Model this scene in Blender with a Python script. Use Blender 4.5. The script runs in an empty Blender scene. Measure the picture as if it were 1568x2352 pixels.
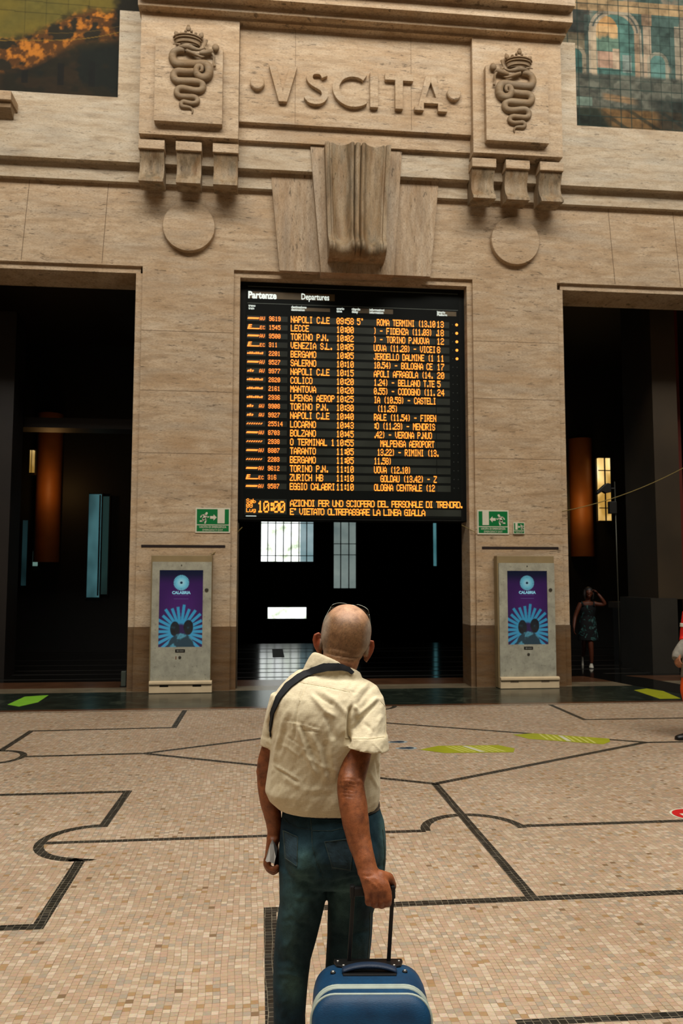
import bpy, bmesh, math, random
import numpy as np
from mathutils import Vector, Matrix
from mathutils.bvhtree import BVHTree
random.seed(7); RNG = np.random.default_rng(11)
SC = bpy.context.scene; COL = SC.collection
PI = math.pi
# ------------------------------------------------------------------ camera (28 mm, eye height 1.7 m)
FPX, CXP, CYP, EYE = 1829.33, 784.0, 1176.0, 1.7
YAW, PITCH, ROLL = math.radians(5.84743), math.radians(4.74949), math.radians(0.0721)
FWD = Vector((math.sin(YAW)*math.cos(PITCH), math.cos(YAW)*math.cos(PITCH), math.sin(PITCH)))
R0 = Vector((math.cos(YAW), -math.sin(YAW), 0)); U0 = R0.cross(FWD)
RGT = math.cos(ROLL)*R0+math.sin(ROLL)*U0; UPV = -math.sin(ROLL)*R0+math.cos(ROLL)*U0
CAMP = Vector((0, 0, EYE))
cam = bpy.data.cameras.new('camera'); camo = bpy.data.objects.new('camera', cam); COL.objects.link(camo)
camo.matrix_world = Matrix(((RGT.x, UPV.x, -FWD.x, 0), (RGT.y, UPV.y, -FWD.y, 0), (RGT.z, UPV.z, -FWD.z, EYE), (0, 0, 0, 1)))
cam.sensor_fit = 'VERTICAL'; cam.sensor_height = 36.0; cam.sensor_width = 24.0; cam.lens = 28.0
cam.clip_start = 0.05; cam.clip_end = 300
cam.dof.use_dof = True; cam.dof.focus_distance = 2.45; cam.dof.aperture_fstop = 9.0
SC.camera = camo
def cp(px, py, d):            # point at depth d in front of the eye
    return CAMP+FWD*d+RGT*((px-CXP)/FPX*d)-UPV*((py-CYP)/FPX*d)
def fl(px, py, z=0.0):        # point of the floor
    r = FWD+RGT*((px-CXP)/FPX)-UPV*((py-CYP)/FPX); t = (z-EYE)/r.z
    return CAMP+r*t
def at(px, py, Y):            # point of a plane parallel to the facade
    r = FWD+RGT*((px-CXP)/FPX)-UPV*((py-CYP)/FPX); return CAMP+r*(Y/r.y)
def W(x, z, Y):               # facade survey (taken at 12.4 m) carried to the plane it belongs to
    k = Y/12.4; return Vector((x*k, Y, EYE+(z-EYE)*k))
# ------------------------------------------------------------------ objects
def tag(o, label=None, cat=None, group=None, kind=None):
    if label: o['label'] = label
    if cat: o['category'] = cat
    if group: o['group'] = group
    if kind: o['kind'] = kind
    return o
def empty(name, loc, label=None, cat=None, group=None):
    o = bpy.data.objects.new(name, None); COL.objects.link(o); o.location = loc; o.empty_display_size = .1
    return tag(o, label, cat, group)
class MB:
    def __init__(s): s.v = []; s.f = []; s.m = []
    def add(s, verts, faces, mi=0):
        b = len(s.v); s.v += [tuple(p) for p in verts]
        for f in faces: s.f.append(tuple(i+b for i in f)); s.m.append(mi)
    def box(s, x0, x1, y0, y1, z0, z1, mi=0):
        s.add([(x0,y0,z0),(x1,y0,z0),(x1,y1,z0),(x0,y1,z0),(x0,y0,z1),(x1,y0,z1),(x1,y1,z1),(x0,y1,z1)],
              [(0,3,2,1),(4,5,6,7),(0,1,5,4),(1,2,6,5),(2,3,7,6),(3,0,4,7)], mi)
    def bxw(s, x0, x1, z0, z1, Yf, Yb, mi=0):       # box whose front face is surveyed
        a = W(x0, z0, Yf); b = W(x1, z1, Yf); s.box(a.x, b.x, Yf, Yb, a.z, b.z, mi)
    def obox(s, c, ax, ay, az, mi=0):               # oriented box from half axes
        c = Vector(c); ax, ay, az = Vector(ax), Vector(ay), Vector(az); P = []
        for k in (-1, 1):
            for i, j in ((-1,-1),(1,-1),(1,1),(-1,1)): P.append(c+ax*i+ay*j+az*k)
        s.add(P, [(0,3,2,1),(4,5,6,7),(0,1,5,4),(1,2,6,5),(2,3,7,6),(3,0,4,7)], mi)
    def prism(s, pts, off, mi=0):                   # polygon extruded by a vector
        n = len(pts); off = Vector(off); P = [Vector(p) for p in pts]
        s.add(P+[p+off for p in P], [tuple(range(n)), tuple(range(2*n-1, n-1, -1))]+[(i, i+n, (i+1) % n+n, (i+1) % n) for i in range(n)], mi)
    def loft(s, rings, mi=0, caps=True, closed=True):
        n = len(rings[0]); P = [p for r in rings for p in r]; F = []
        for i in range(len(rings)-1):
            for j in range(n if closed else n-1):
                a = i*n+j; b = i*n+(j+1) % n; F.append((a, b, b+n, a+n))
        if caps: F.append(tuple(range(n-1, -1, -1))); F.append(tuple(range((len(rings)-1)*n, len(rings)*n)))
        s.add(P, F, mi)
    def tube(s, pts, rad, n=10, mi=0, sx=None, caps=True, flat=1.0, flatdir=None):
        pts = [Vector(p) for p in pts]; N = len(pts)
        if not hasattr(rad, '__len__'): rad = [rad]*N
        rings = []; up = None
        for i, p in enumerate(pts):
            t = (pts[min(i+1, N-1)]-pts[max(i-1, 0)]).normalized()
            if flatdir is not None: u = Vector(flatdir)
            else: u = up if up is not None else (Vector((0,0,1)) if abs(t.z) < .9 else Vector((1,0,0)))
            u = (u-t*u.dot(t)).normalized(); w = t.cross(u); up = u
            rings.append([p+u*(rad[i]*flat*math.cos(2*PI*k/n))+w*(rad[i]*math.sin(2*PI*k/n)) for k in range(n)])
        s.loft(rings, mi, caps)
    def ball(s, c, r, ax=None, n=12, m=8, mi=0):     # ellipsoid; r = radius or 3 radii, ax = 3 axes
        c = Vector(c); r = (r, r, r) if not hasattr(r, '__len__') else r
        ax = ax or (Vector((1,0,0)), Vector((0,1,0)), Vector((0,0,1)))
        P = [c+ax[2]*r[2]]; F = []
        for i in range(1, m):
            th = PI*i/m
            for j in range(n):
                ph = 2*PI*j/n
                P.append(c+ax[0]*(r[0]*math.sin(th)*math.cos(ph))+ax[1]*(r[1]*math.sin(th)*math.sin(ph))+ax[2]*(r[2]*math.cos(th)))
        P.append(c-ax[2]*r[2]); L = len(P)-1
        for j in range(n):
            F.append((0, 1+j, 1+(j+1) % n)); F.append((L, L-n+(j+1) % n, L-n+j))
            for i in range(m-2):
                a = 1+i*n+j; b = 1+i*n+(j+1) % n; F.append((a, a+n, b+n, b))
        s.add(P, F, mi)
    def grid(s, fn, nu, nv, mi=0):
        P = [fn(i/nu, j/nv) for j in range(nv+1) for i in range(nu+1)]
        s.add(P, [(j*(nu+1)+i, j*(nu+1)+i+1, (j+1)*(nu+1)+i+1, (j+1)*(nu+1)+i) for j in range(nv) for i in range(nu)], mi)
    def data(s, name, mats, smooth=False, fix=True):
        me = bpy.data.meshes.new(name); me.from_pydata(s.v, [], s.f)
        for m in (mats if isinstance(mats, (list, tuple)) else [mats]): me.materials.append(m)
        me.polygons.foreach_set('material_index', s.m)
        if fix:
            bm = bmesh.new(); bm.from_mesh(me); bmesh.ops.recalc_face_normals(bm, faces=bm.faces); bm.to_mesh(me); bm.free()
        if smooth: me.polygons.foreach_set('use_smooth', [True]*len(me.polygons))
        me.update(); return me
    def build(s, name, mats, parent=None, smooth=False, bevel=0, fix=True, sub=0, auto=None):
        o = bpy.data.objects.new(name, s.data(name, mats, smooth or bool(auto), fix)); COL.objects.link(o)
        if auto:
            e = o.modifiers.new('split', 'EDGE_SPLIT'); e.split_angle = math.radians(auto)
        if bevel:
            b = o.modifiers.new('bevel', 'BEVEL'); b.width = bevel; b.segments = 2; b.limit_method = 'ANGLE'; b.angle_limit = .6
        if sub:
            m = o.modifiers.new('sub', 'SUBSURF'); m.levels = sub; m.render_levels = sub
        if parent: put(o, parent)
        return o
def put(o, parent):
    o.parent = parent; bpy.context.view_layer.update(); o.matrix_parent_inverse = parent.matrix_world.inverted(); bpy.context.view_layer.update(); return o
def recentre(o):                                    # origin to the base of the thing, geometry stays
    me = o.data; v = np.empty(len(me.vertices)*3, 'f'); me.vertices.foreach_get('co', v); v = v.reshape(-1, 3)
    c = np.array([(v[:,0].min()+v[:,0].max())/2, (v[:,1].min()+v[:,1].max())/2, v[:,2].min()]); me.vertices.foreach_set('co', (v-c).ravel())
    o.location = Vector(c); me.update(); return o
def remesh(mb, name, voxel, mats, smooth_it=4, parent=None, fac=.5):
    o = mb.build('tmp', mats, smooth=True)
    r = o.modifiers.new('r', 'REMESH'); r.mode = 'VOXEL'; r.voxel_size = voxel; r.use_smooth_shade = True
    if smooth_it:
        m = o.modifiers.new('s', 'SMOOTH'); m.iterations = smooth_it; m.factor = fac
    dg = bpy.context.evaluated_depsgraph_get(); me = bpy.data.meshes.new_from_object(o.evaluated_get(dg))
    me.name = name; bpy.data.objects.remove(o)
    me.polygons.foreach_set('use_smooth', [True]*len(me.polygons))
    me.materials.clear()
    for m in (mats if isinstance(mats, (list, tuple)) else [mats]): me.materials.append(m)
    n = bpy.data.objects.new(name, me); COL.objects.link(n)
    if parent: put(n, parent)
    return n
def vco(me):
    v = np.empty(len(me.vertices)*3, 'f'); me.vertices.foreach_get('co', v); return v.reshape(-1, 3).astype('d')
def vno(me):
    v = np.empty(len(me.vertices)*3, 'f'); me.vertices.foreach_get('normal', v); return v.reshape(-1, 3).astype('d')
def setco(me, v): me.vertices.foreach_set('co', v.astype('f').ravel()); me.update()
def setcol(me, rgb, name='paint'):
    a = me.color_attributes.new(name, 'FLOAT_COLOR', 'POINT'); c = np.ones((len(me.vertices), 4), 'f'); c[:,:3] = rgb; a.data.foreach_set('color', c.ravel())
def topx(v):                                        # world points -> picture of the design drawing
    q = v-np.array(CAMP); z = q@np.array(FWD); return CXP+FPX*(q@np.array(RGT))/z, CYP-FPX*(q@np.array(UPV))/z
def bvh_of(o):
    me = o.data; M = o.matrix_world
    return BVHTree.FromPolygons([M@v.co for v in me.vertices], [tuple(p.vertices) for p in me.polygons])
def lin(c):
    return tuple(((x/255)/12.92 if x/255 <= .04045 else ((x/255+.055)/1.055)**2.4) for x in c)
def vnoise(x, y, seed=0):
    r = np.random.default_rng(seed).random((64, 64)); x = np.asarray(x, 'd'); y = np.asarray(y, 'd')
    xi = np.floor(x).astype(int); yi = np.floor(y).astype(int); fx = x-xi; fy = y-yi; fx = fx*fx*(3-2*fx); fy = fy*fy*(3-2*fy)
    g = lambda a, b: r[a % 64, b % 64]
    return (g(xi,yi)*(1-fx)+g(xi+1,yi)*fx)*(1-fy)+(g(xi,yi+1)*(1-fx)+g(xi+1,yi+1)*fx)*fy
def fbm(x, y, seed=0, o=4): return sum(vnoise(x*2**k, y*2**k, seed+k)*.5**k for k in range(o))/sum(.5**k for k in range(o))
def ss(a, b, x): t = np.clip((x-a)/(b-a), 0, 1); return t*t*(3-2*t)
# ------------------------------------------------------------------ materials
class NT:
    def __init__(s, name):
        s.m = bpy.data.materials.new(name); s.m.use_nodes = True; s.t = s.m.node_tree; s.b = s.t.nodes['Principled BSDF']
    def n(s, typ, **kw):
        x = s.t.nodes.new(typ)
        for k, v in kw.items(): setattr(x, k, v)
        return x
    def lk(s, a, b): s.t.links.new(a, b)
    def setin(s, sock, v):
        if hasattr(v, 'is_output'): s.lk(v, sock)
        else: sock.default_value = v
    def mt(s, op, a, b=0.0, c=0.0):
        x = s.n('ShaderNodeMath', operation=op); s.setin(x.inputs[0], a); s.setin(x.inputs[1], b); s.setin(x.inputs[2], c); return x.outputs[0]
    def mix(s, f, a, b, mode='MIX'):
        x = s.n('ShaderNodeMix', data_type='RGBA', blend_type=mode); s.setin(x.inputs[0], f); s.setin(x.inputs[6], a); s.setin(x.inputs[7], b); return x.outputs[2]
    def ramp(s, f, stops, interp='LINEAR'):
        x = s.n('ShaderNodeValToRGB'); r = x.color_ramp; r.interpolation = interp
        while len(r.elements) < len(stops): r.elements.new(.5)
        for e, (p, c) in zip(r.elements, stops): e.position = p; e.color = (*c, 1) if len(c) == 3 else c
        s.setin(x.inputs[0], f); return x.outputs[0]
    def pos(s, kind='Object'):
        return s.n('ShaderNodeTexCoord').outputs[kind]
    def geo(s): return s.n('ShaderNodeNewGeometry').outputs['Position']
    def mapped(s, v, scale=(1,1,1), loc=(0,0,0)):
        x = s.n('ShaderNodeMapping'); s.lk(v, x.inputs[0]); x.inputs['Scale'].default_value = scale; x.inputs['Location'].default_value = loc; return x.outputs[0]
    def noise(s, v, scale, detail=4, rough=.5, dist=0, out=0):
        x = s.n('ShaderNodeTexNoise'); s.lk(v, x.inputs['Vector']); x.inputs['Scale'].default_value = scale; x.inputs['Detail'].default_value = detail
        x.inputs['Roughness'].default_value = rough; x.inputs['Distortion'].default_value = dist; return x.outputs[out]
    def bump(s, h, strength=.3, dist=.01):
        x = s.n('ShaderNodeBump'); x.inputs['Strength'].default_value = strength; x.inputs['Distance'].default_value = dist; s.lk(h, x.inputs['Height']); s.lk(x.outputs[0], s.b.inputs['Normal'])
    def base(s, c): s.setin(s.b.inputs['Base Color'], c if hasattr(c, 'is_output') else (*c, 1))
    def p(s, rough=.6, metal=0, spec=.5, em=None, es=0):
        s.setin(s.b.inputs['Roughness'], rough); s.b.inputs['Metallic'].default_value = metal; s.b.inputs['Specular IOR Level'].default_value = spec
        if em is not None: s.setin(s.b.inputs['Emission Color'], em if hasattr(em, 'is_output') else (*em, 1)); s.b.inputs['Emission Strength'].default_value = es
        return s
def plain(name, c, rough=.6, metal=0, spec=.4, var=.12, scale=8, bump=0):
    t = NT(name); t.p(rough, metal, spec); c = lin(c)
    f = t.noise(t.pos(), scale, 4); t.base(t.ramp(f, [(.25, tuple(x*(1-var) for x in c)), (.75, tuple(min(1, x*(1+var)) for x in c))]))
    if bump: t.bump(t.noise(t.pos(), scale*12, 3), bump, .003)
    return t.m
def glow(name, c, es):
    t = NT(name); t.base((0.01, 0.01, 0.01)); t.p(.5, em=lin(c), es=es)
    f = t.noise(t.pos(), 60, 2); x = t.mix(f, (*[q*.85 for q in lin(c)], 1), (*lin(c), 1)); t.lk(x, t.b.inputs['Emission Color']); return t.m
def stone(name, c, vein=1.0, along='x', pits=1.0, tone=1.0, streak=0):
    t = NT(name); p = t.geo(); sc = {'x': (.8, .8, 4.4), 'z': (4.4, 4.4, .8)}[along]
    wob = t.n('ShaderNodeVectorMath', operation='MULTIPLY_ADD'); t.lk(t.noise(p, .7, 3, out=1), wob.inputs[0]); wob.inputs[1].default_value = (.10, .10, .10); t.lk(p, wob.inputs[2]); p2 = wob.outputs[0]
    n1 = t.noise(t.mapped(p2, sc), 2.6, 8, .68, .25); n2 = t.noise(t.mapped(p2, tuple(x**.5 for x in sc)), .85, 6, .68); n3 = t.noise(t.mapped(p2, tuple(s*1.5 for s in sc)), 4.6, 8, .72, .3)
    c = tuple(x*tone for x in c); L = lambda k, dr=0: tuple(min(1, q*k) for q in lin((c[0]+dr, c[1], c[2]-dr)))
    col = t.ramp(n1, [(.30, L(.52, 7)), (.43, L(.84, 4)), (.53, L(1.0)), (.68, L(1.2, -4))])
    col = t.mix(t.ramp(n2, [(.44, (0,0,0)), (.66, (.62*vein,)*3)]), col, (*L(.64, 16), 1))
    n4 = t.noise(t.mapped(p, tuple(s*.8 for s in sc), (3.1, 0, 7.7)), 1.3, 5, .65)
    col = t.mix(t.ramp(n4, [(.48, (0,0,0)), (.70, (.45,)*3)]), col, (*L(.84, -14), 1))
    big = t.noise(p, 1.1, 2); thr = t.mt('ADD', .335, t.mt('MULTIPLY', big, .11)); pit = t.mt('MULTIPLY', t.mt('LESS_THAN', n3, thr), .75*pits)
    n5 = t.noise(t.mapped(p2, tuple(s*3.5 for s in sc)), 10, 5, .7); pit2 = t.mt('MULTIPLY', t.ramp(n5, [(.38, (1,1,1)), (.50, (0,0,0))]), .70*pits)
    col = t.mix(pit2, col, (*L(.42, 4), 1)); n6 = t.noise(t.mapped(p2, tuple(x*.45 for x in sc), (9, 2, 4)), 2.4, 9, .74, .3); col = t.mix(t.ramp(n6, [(.53, (0,0,0)), (.66, (.55*vein,)*3)]), col, (*L(.46, 12), 1)); col = t.mix(pit, col, (*L(.22, 4), 1))
    if streak:
        for sd, k_, cc in ((0, 1.0, (74, 60, 40)), (5, .8, (120, 84, 44)), (11, .7, (96, 92, 78))):
            ns = t.noise(t.mapped(p, (1, 1, .16), (sd, sd*.7, sd)), 5.5, 5, .62); col = t.mix(t.ramp(ns, [(.50, (0,0,0)), (.64, (streak*k_,)*3)]), col, (*lin(cc), 1))
    t.base(col); t.p(.62, spec=.25); t.bump(t.mt('SUBTRACT', n1, t.mt('MULTIPLY', pit, .8)), .3, .012)
    return t.m
def attrmat(name, attr='paint', rough=.5, es=0, spec=.4, grid=None, nz=.0):
    t = NT(name); a = t.n('ShaderNodeAttribute', attribute_name=attr).outputs['Color']
    if nz: a = t.mix(nz, a, t.noise(t.geo(), 25, 3, out=1), 'OVERLAY')
    if es: t.base((.004, .004, .004)); t.p(rough, spec=spec, em=a, es=es)
    else: t.base(a); t.p(rough, spec=spec)
    return t
# ================================================================== materials of the place
TRAV = stone('travertine', (193, 170, 141)); TRAVV = stone('travertine_upright', (186, 164, 137), along='z', pits=1.2, vein=1.0, streak=.2)
TRAVP = stone('travertine_pale', (192, 176, 152), vein=.55, pits=.8); TRAVD = stone('travertine_stained', (168, 149, 122), along='z', vein=1.2, pits=1.2, streak=.6)
DADO = stone('dado_stone', (112, 88, 62), pits=.5); CARVE = stone('carved_stone', (150, 130, 104), pits=.5, vein=1.0)
JOINT = plain('joint', (95, 75, 55), .9)
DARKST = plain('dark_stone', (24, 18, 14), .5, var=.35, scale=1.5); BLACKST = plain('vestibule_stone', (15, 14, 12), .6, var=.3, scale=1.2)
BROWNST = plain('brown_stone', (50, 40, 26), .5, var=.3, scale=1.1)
def mosaic(name, cols, s, mortar, rough, spec, stops):
    t = NT(name); p = t.geo(); w = t.noise(p, 1.7, 2, out=1)
    vm = t.n('ShaderNodeVectorMath', operation='MULTIPLY_ADD'); t.lk(w, vm.inputs[0]); vm.inputs[1].default_value = (.05, .05, 0); t.lk(p, vm.inputs[2])
    sp = t.n('ShaderNodeSeparateXYZ'); t.lk(vm.outputs[0], sp.inputs[0])
    u = t.mt('DIVIDE', sp.outputs[0], s); ui = t.mt('FLOOR', u)
    wn = t.n('ShaderNodeTexWhiteNoise', noise_dimensions='1D'); t.lk(ui, wn.inputs['W'])
    v = t.mt('ADD', t.mt('DIVIDE', sp.outputs[1], s*.96), t.mt('MULTIPLY', wn.outputs['Value'], .55)); vi = t.mt('FLOOR', v)
    cb = t.n('ShaderNodeCombineXYZ'); t.lk(ui, cb.inputs[0]); t.lk(vi, cb.inputs[1])
    w2 = t.n('ShaderNodeTexWhiteNoise', noise_dimensions='2D'); t.lk(cb.outputs[0], w2.inputs['Vector'])
    col = t.ramp(w2.outputs['Value'], [(q, lin(c)) for q, c in zip(stops, cols)], 'CONSTANT')
    col = t.mix(.22, col, t.noise(p, 90, 3, out=1), 'OVERLAY')
    big = t.noise(p, .8, 3); col = t.mix(t.ramp(big, [(.35, (.0,)*3), (.75, (.35,)*3)]), col, (*lin(cols[2]), 1), 'MULTIPLY')
    e = lambda f: t.mt('MULTIPLY', t.mt('ABSOLUTE', t.mt('SUBTRACT', t.mt('FRACT', f), .5)), 2.0)
    sep = t.n('ShaderNodeSeparateColor'); t.lk(w2.outputs['Color'], sep.inputs[0])
    m = t.mt('MAXIMUM', e(u), e(v)); th = t.mt('ADD', .86, t.mt('MULTIPLY', sep.outputs[1], .09))
    g = t.mt('GREATER_THAN', m, th); gn = t.mt('MULTIPLY', g, t.ramp(t.noise(p, 14, 3), [(.3, (.25,)*3), (.7, (.95,)*3)]))
    col = t.mix(gn, col, (*lin(mortar), 1)); t.base(col)
    t.p(t.mt('ADD', rough, t.mt('MULTIPLY', sep.outputs[2], .18)), spec=spec)
    t.bump(t.mt('SUBTRACT', 1.0, t.mt('MULTIPLY', g, .8)), .25, .004); return t.m
MOS = mosaic('pale_mosaic', [(165,145,122),(172,149,127),(179,162,141),(159,143,123),(170,148,124),(186,170,150),(151,140,124),(168,143,121),(152,124,90),(120,98,74),(176,157,136)], .031, (112,92,68), .42, .35,
             [0,.17,.32,.48,.60,.70,.78,.86,.955,.985,.992])
MOSD = mosaic('black_mosaic', [(34,32,26),(26,26,22),(44,42,36),(30,28,22),(58,54,46)], .034, (120,112,96), .4, .35, [0,.3,.55,.75,.95])
GREENM = NT('green_marble'); f = GREENM.noise(GREENM.mapped(GREENM.geo(), (1,1,1)), 3, 6, .65, 1.2)
GREENM.base(GREENM.ramp(f, [(.3, lin((22,27,23))), (.55, lin((38,46,39))), (.72, lin((70,76,64)))])); GREENM.p(.2, spec=.5); GREENM = GREENM.m
GREYM = plain('grey_marble', (116, 104, 84), .25, var=.3, scale=3, spec=.5); REDM = plain('red_marble', (84, 56, 38), .22, var=.3, scale=3, spec=.5)
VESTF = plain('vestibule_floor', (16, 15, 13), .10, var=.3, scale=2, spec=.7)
# ================================================================== floor
def stripe(mb, pts, w, z, mi, close=False):
    P = [Vector((a, b, 0)) for a, b in pts]; n = len(P); L = []; Rr = []
    for i, p in enumerate(P):
        a = P[(i-1) % n] if (i > 0 or close) else None; b = P[(i+1) % n] if (i < n-1 or close) else None
        d1 = (p-a).normalized() if a is not None else None; d2 = (b-p).normalized() if b is not None else None
        if d1 is None: d1 = d2
        if d2 is None: d2 = d1
        n1 = Vector((-d1.y, d1.x, 0)); n2 = Vector((-d2.y, d2.x, 0)); m = (n1+n2).normalized(); k = w/2/max(.35, m.dot(n1))
        L.append(p+m*k); Rr.append(p-m*k)
    V = [(q.x, q.y, z) for q in L]+[(q.x, q.y, z) for q in Rr]
    mb.add(V, [(i, i+n, (i+1) % n+n, (i+1) % n) for i in range(n if close else n-1)], mi)
arc = lambda cx, cy, r, a0, a1, n=18: [(cx+r*math.cos(math.radians(a0+(a1-a0)*i/n)), cy+r*math.sin(math.radians(a0+(a1-a0)*i/n))) for i in range(n+1)]
fm = MB()
fm.add([(-28,-9,0),(30,-9,0),(30,10.67,0),(-28,10.67,0)], [(0,1,2,3)], 0)
LW = .064
stripe(fm, [(-6,4.18),(-1.06,4.18),(-1.06,5.11)]+arc(-1.05,5.445,.335,-90,-270)+[(-1.03,6.66),(-6,6.64)], LW, .0006, 1)
stripe(fm, [(-1.36,5.445),(1.13,5.455)], .05, .0007, 1)
stripe(fm, arc(1.47,5.45,.335,180,0), LW, .0006, 1); stripe(fm, [(.1,5.452),(1.13,5.452)], .05, .0009, 1)
stripe(fm, [(1.79,5.49),(7,5.51)], .055, .0007, 1); stripe(fm, [(1.465,6.66),(1.465,4.28)], LW, .0008, 1)
stripe(fm, [(7,4.30),(.07,4.265),(.07,2)], LW, .0007, 1)
stripe(fm, [(-2.52,6.65),(-2.52,7.73)]+arc(-2.52,8.03,.29,-90,90)+[(-2.51,9.34),(-.955,9.40),(-.94,10.6)], LW, .0006, 1)
stripe(fm, arc(-2.52,8.03,.29,90,270), LW, .0006, 1)
stripe(fm, [(-2.23,8.03),(-1.10,8.06)], LW, .0007, 1); stripe(fm, [(-1.1,8.06),(1.48,9.47),(4.02,8.10),(1.465,6.66)], LW, .0008, 1, True)
stripe(fm, [(4.0,8.09),(8,8.07)], LW, .0007, 1); stripe(fm, [(3.92,10.6),(3.92,9.45),(9,9.41)], LW, .0006, 1)
stripe(fm, arc(1.47,10.72,.34,180,360), LW, .0006, 1)
stripe(fm, [(1.02,-4),(1.02,3.12),(7,3.08)], .045, .0007, 1); fm.add([(1.3,-4,.0008),(7,-4,.0008),(7,3.0,.0008),(1.3,3.03,.0008)], [(0,1,2,3)], 2)
stripe(fm, [(-28,10.60),(30,10.60)], .03, .0007, 1)
fm.add([(-28,10.67,0),(30,10.67,0),(30,10.80,0),(-28,10.80,0)], [(0,1,2,3)], 4)
fm.add([(-28,10.80,0),(30,10.80,0),(30,12.34,0),(-28,12.34,0)], [(0,1,2,3)], 2)
fm.add([(-28,12.34,0),(30,12.34,0),(30,12.85,0),(-28,12.85,0)], [(0,1,2,3)], 3)
fm.add([(-28,12.85,0),(30,12.85,0),(30,13.6,0),(-28,13.6,0)], [(0,1,2,3)], 4)
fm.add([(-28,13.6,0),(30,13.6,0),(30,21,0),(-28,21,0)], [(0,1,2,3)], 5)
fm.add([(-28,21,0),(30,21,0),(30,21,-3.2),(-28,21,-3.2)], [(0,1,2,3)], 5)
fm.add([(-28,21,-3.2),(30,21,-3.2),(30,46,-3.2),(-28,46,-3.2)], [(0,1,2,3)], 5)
fm.add([(*fl(x_, y_).xy, .0012) for x_, y_ in ((1300,1546),(1380,1546),(1480,1557),(1568,1573),(1640,1588),(1640,1612),(1568,1594),(1455,1575),(1380,1560))], [tuple(range(9))], 5)
for yj in (13.9, 14.6, 15.2, 16.1, 17.1, 18.6, 19.4): fm.add([(-28,yj,.0008),(30,yj,.0008),(30,yj+.09,.0008),(-28,yj+.09,.0008)], [(0,1,2,3)], 6)  # thin dark matte strips across the vestibule floor
tag(fm.build('floor', [MOS, MOSD, GREENM, GREYM, REDM, VESTF, plain('matte_floor_strip', (18,17,15), .75)], fix=False), kind='structure')
# ================================================================== facade
AX = 1.49                                           # axis of symmetry of the survey
YF, YB1, YB2, YBLK, YST, YPAN = 12.4, 12.31, 12.18, 11.9, 12.10, 12.015
wm = MB()
for x0, x1 in ((-1.87, -.45), (3.42, 4.85)):        # piers
    wm.bxw(x0, x1, .96, 6.58, YF, 12.9); wm.bxw(x0-.10 if x0 < 0 else x0-.10, x1+.10 if x0 < 0 else x1+.09, .96, 6.46, YF+.05, 12.95)
    bb = MB(); bb.bxw(x0-.012, x1+.012, -.002, .96, YF-.02, 12.9); bb.bxw(x0-.10, x1+.10, -.002, .958, YF+.045, 12.95); tag(bb.build('baseboard_%s' % ('left' if x0 < 0 else 'right'), DADO), kind='structure')
    for z in (5.55, 4.6, 3.62, 2.4): wm.bxw(x0, x1, z, z+.006, YF-.001, YF, 2)
for x0, x1 in ((-29, -6.4), (9.3, 31)): wm.bxw(x0, x1, 0, 6.58, YF, 13.4)
wm.bxw(-29, 31, 6.58, 7.95, YF, 13.3)               # lintel and frieze
for x, s in ((-3.72, -.09), (-2.5, -.07), (5.85, .09), (7.0, .1)):
    a, b = W(x, 6.6, YF-.002), W(x+s*-1, 7.93, YF-.002); wm.add([(a.x,a.y,a.z),(a.x+.007,a.y,a.z),(b.x+.007,b.y,b.z),(b.x,b.y,b.z)], [(0,1,2,3)], 2)
for x0, x1 in ((-6.4, -1.9), (-.46, 3.43), (4.9, 9.3)): wm.bxw(x0, x1, 6.46, 6.6, YF+.05, 13.2)   # recessed lintel course
wm.bxw(-29, 31, 7.9, 19, 12.5, 13.3)              # wall behind the attic
tag(wm.build('wall_front', [TRAV, DADO, JOINT]), kind='structure')
def trim(n, m): return lambda mb: tag(mb.build('trim_%d' % n, m), kind='structure')
b = MB(); b.bxw(-29, 31, 7.94, 8.35, YB1, 12.5); trim(1, TRAVP)(b)
b = MB(); b.bxw(-1.9, 4.9, 8.27, 8.9, YB2, 12.5); b.bxw(-29, -1.9, 8.27, 8.96, YB2, 12.5); b.bxw(4.9, 31, 8.27, 8.96, YB2, 12.5); trim(2, TRAVP)(b)
b = MB(); b.bxw(-.43, 3.46, 8.74, 10.95, YST, 12.5); b.bxw(-.40, 3.43, 9.05, 10.9, YPAN, 12.4)
for x in (.5, 2.42): b.bxw(x, x+.005, 9.07, 10.72, YPAN-.001, YPAN, 1)
tag(b.build('trim_3', [TRAV, JOINT]), kind='structure')
for i, (x0, x1) in enumerate(((-1.98, -.41), (3.465, 5.0))):          # crest blocks
    b = MB(); b.bxw(x0, x1, 8.755, 11.2, YBLK, 12.5); tag(b.build('trim_%d' % (4+i), TRAV), kind='structure')
b = MB(); b.bxw(-.409, 3.464, 10.765, 11.1, YBLK, 12.4); b.bxw(-2.04, 5.1, 10.92, 11.3, 11.76, 12.5); b.bxw(-2.06, 5.23, 11.165, 11.55, 11.59, 12.5)
b.bxw(-2.09, 5.28, 11.47, 12.3, 11.44, 12.5); trim(6, TRAV)(b)
# mural surrounds
for i, (x0, x1, sx0, sx1) in enumerate(((-29, -1.96, -2.32, -1.96), (4.94, 31, 4.94, 5.26))):
    b = MB(); b.bxw(x0, x1, 8.93, 9.33, 12.30, 12.5); b.bxw(sx0, sx1, 9.33, 10.80, 12.30, 12.45); tag(b.build('trim_%d' % (7+i), TRAVP), kind='structure')
# dark slots over the kiosks
for i, (x0, x1) in enumerate(((-1.8, -.53), (3.52, 4.78))):
    b = MB(); b.bxw(x0, x1, 2.165, 2.205, YF-.006, YF, 0); tag(b.build('trim_%d' % (9+i), plain('slot_black', (30,16,12), .8)), kind='structure')
b = MB(); b.bxw(-.345, -.325, 0, 2.55, 12.6, 12.63); tag(b.build('trim_11', plain('door_track', (120,110,95), .35, .9)), kind='structure')
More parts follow.
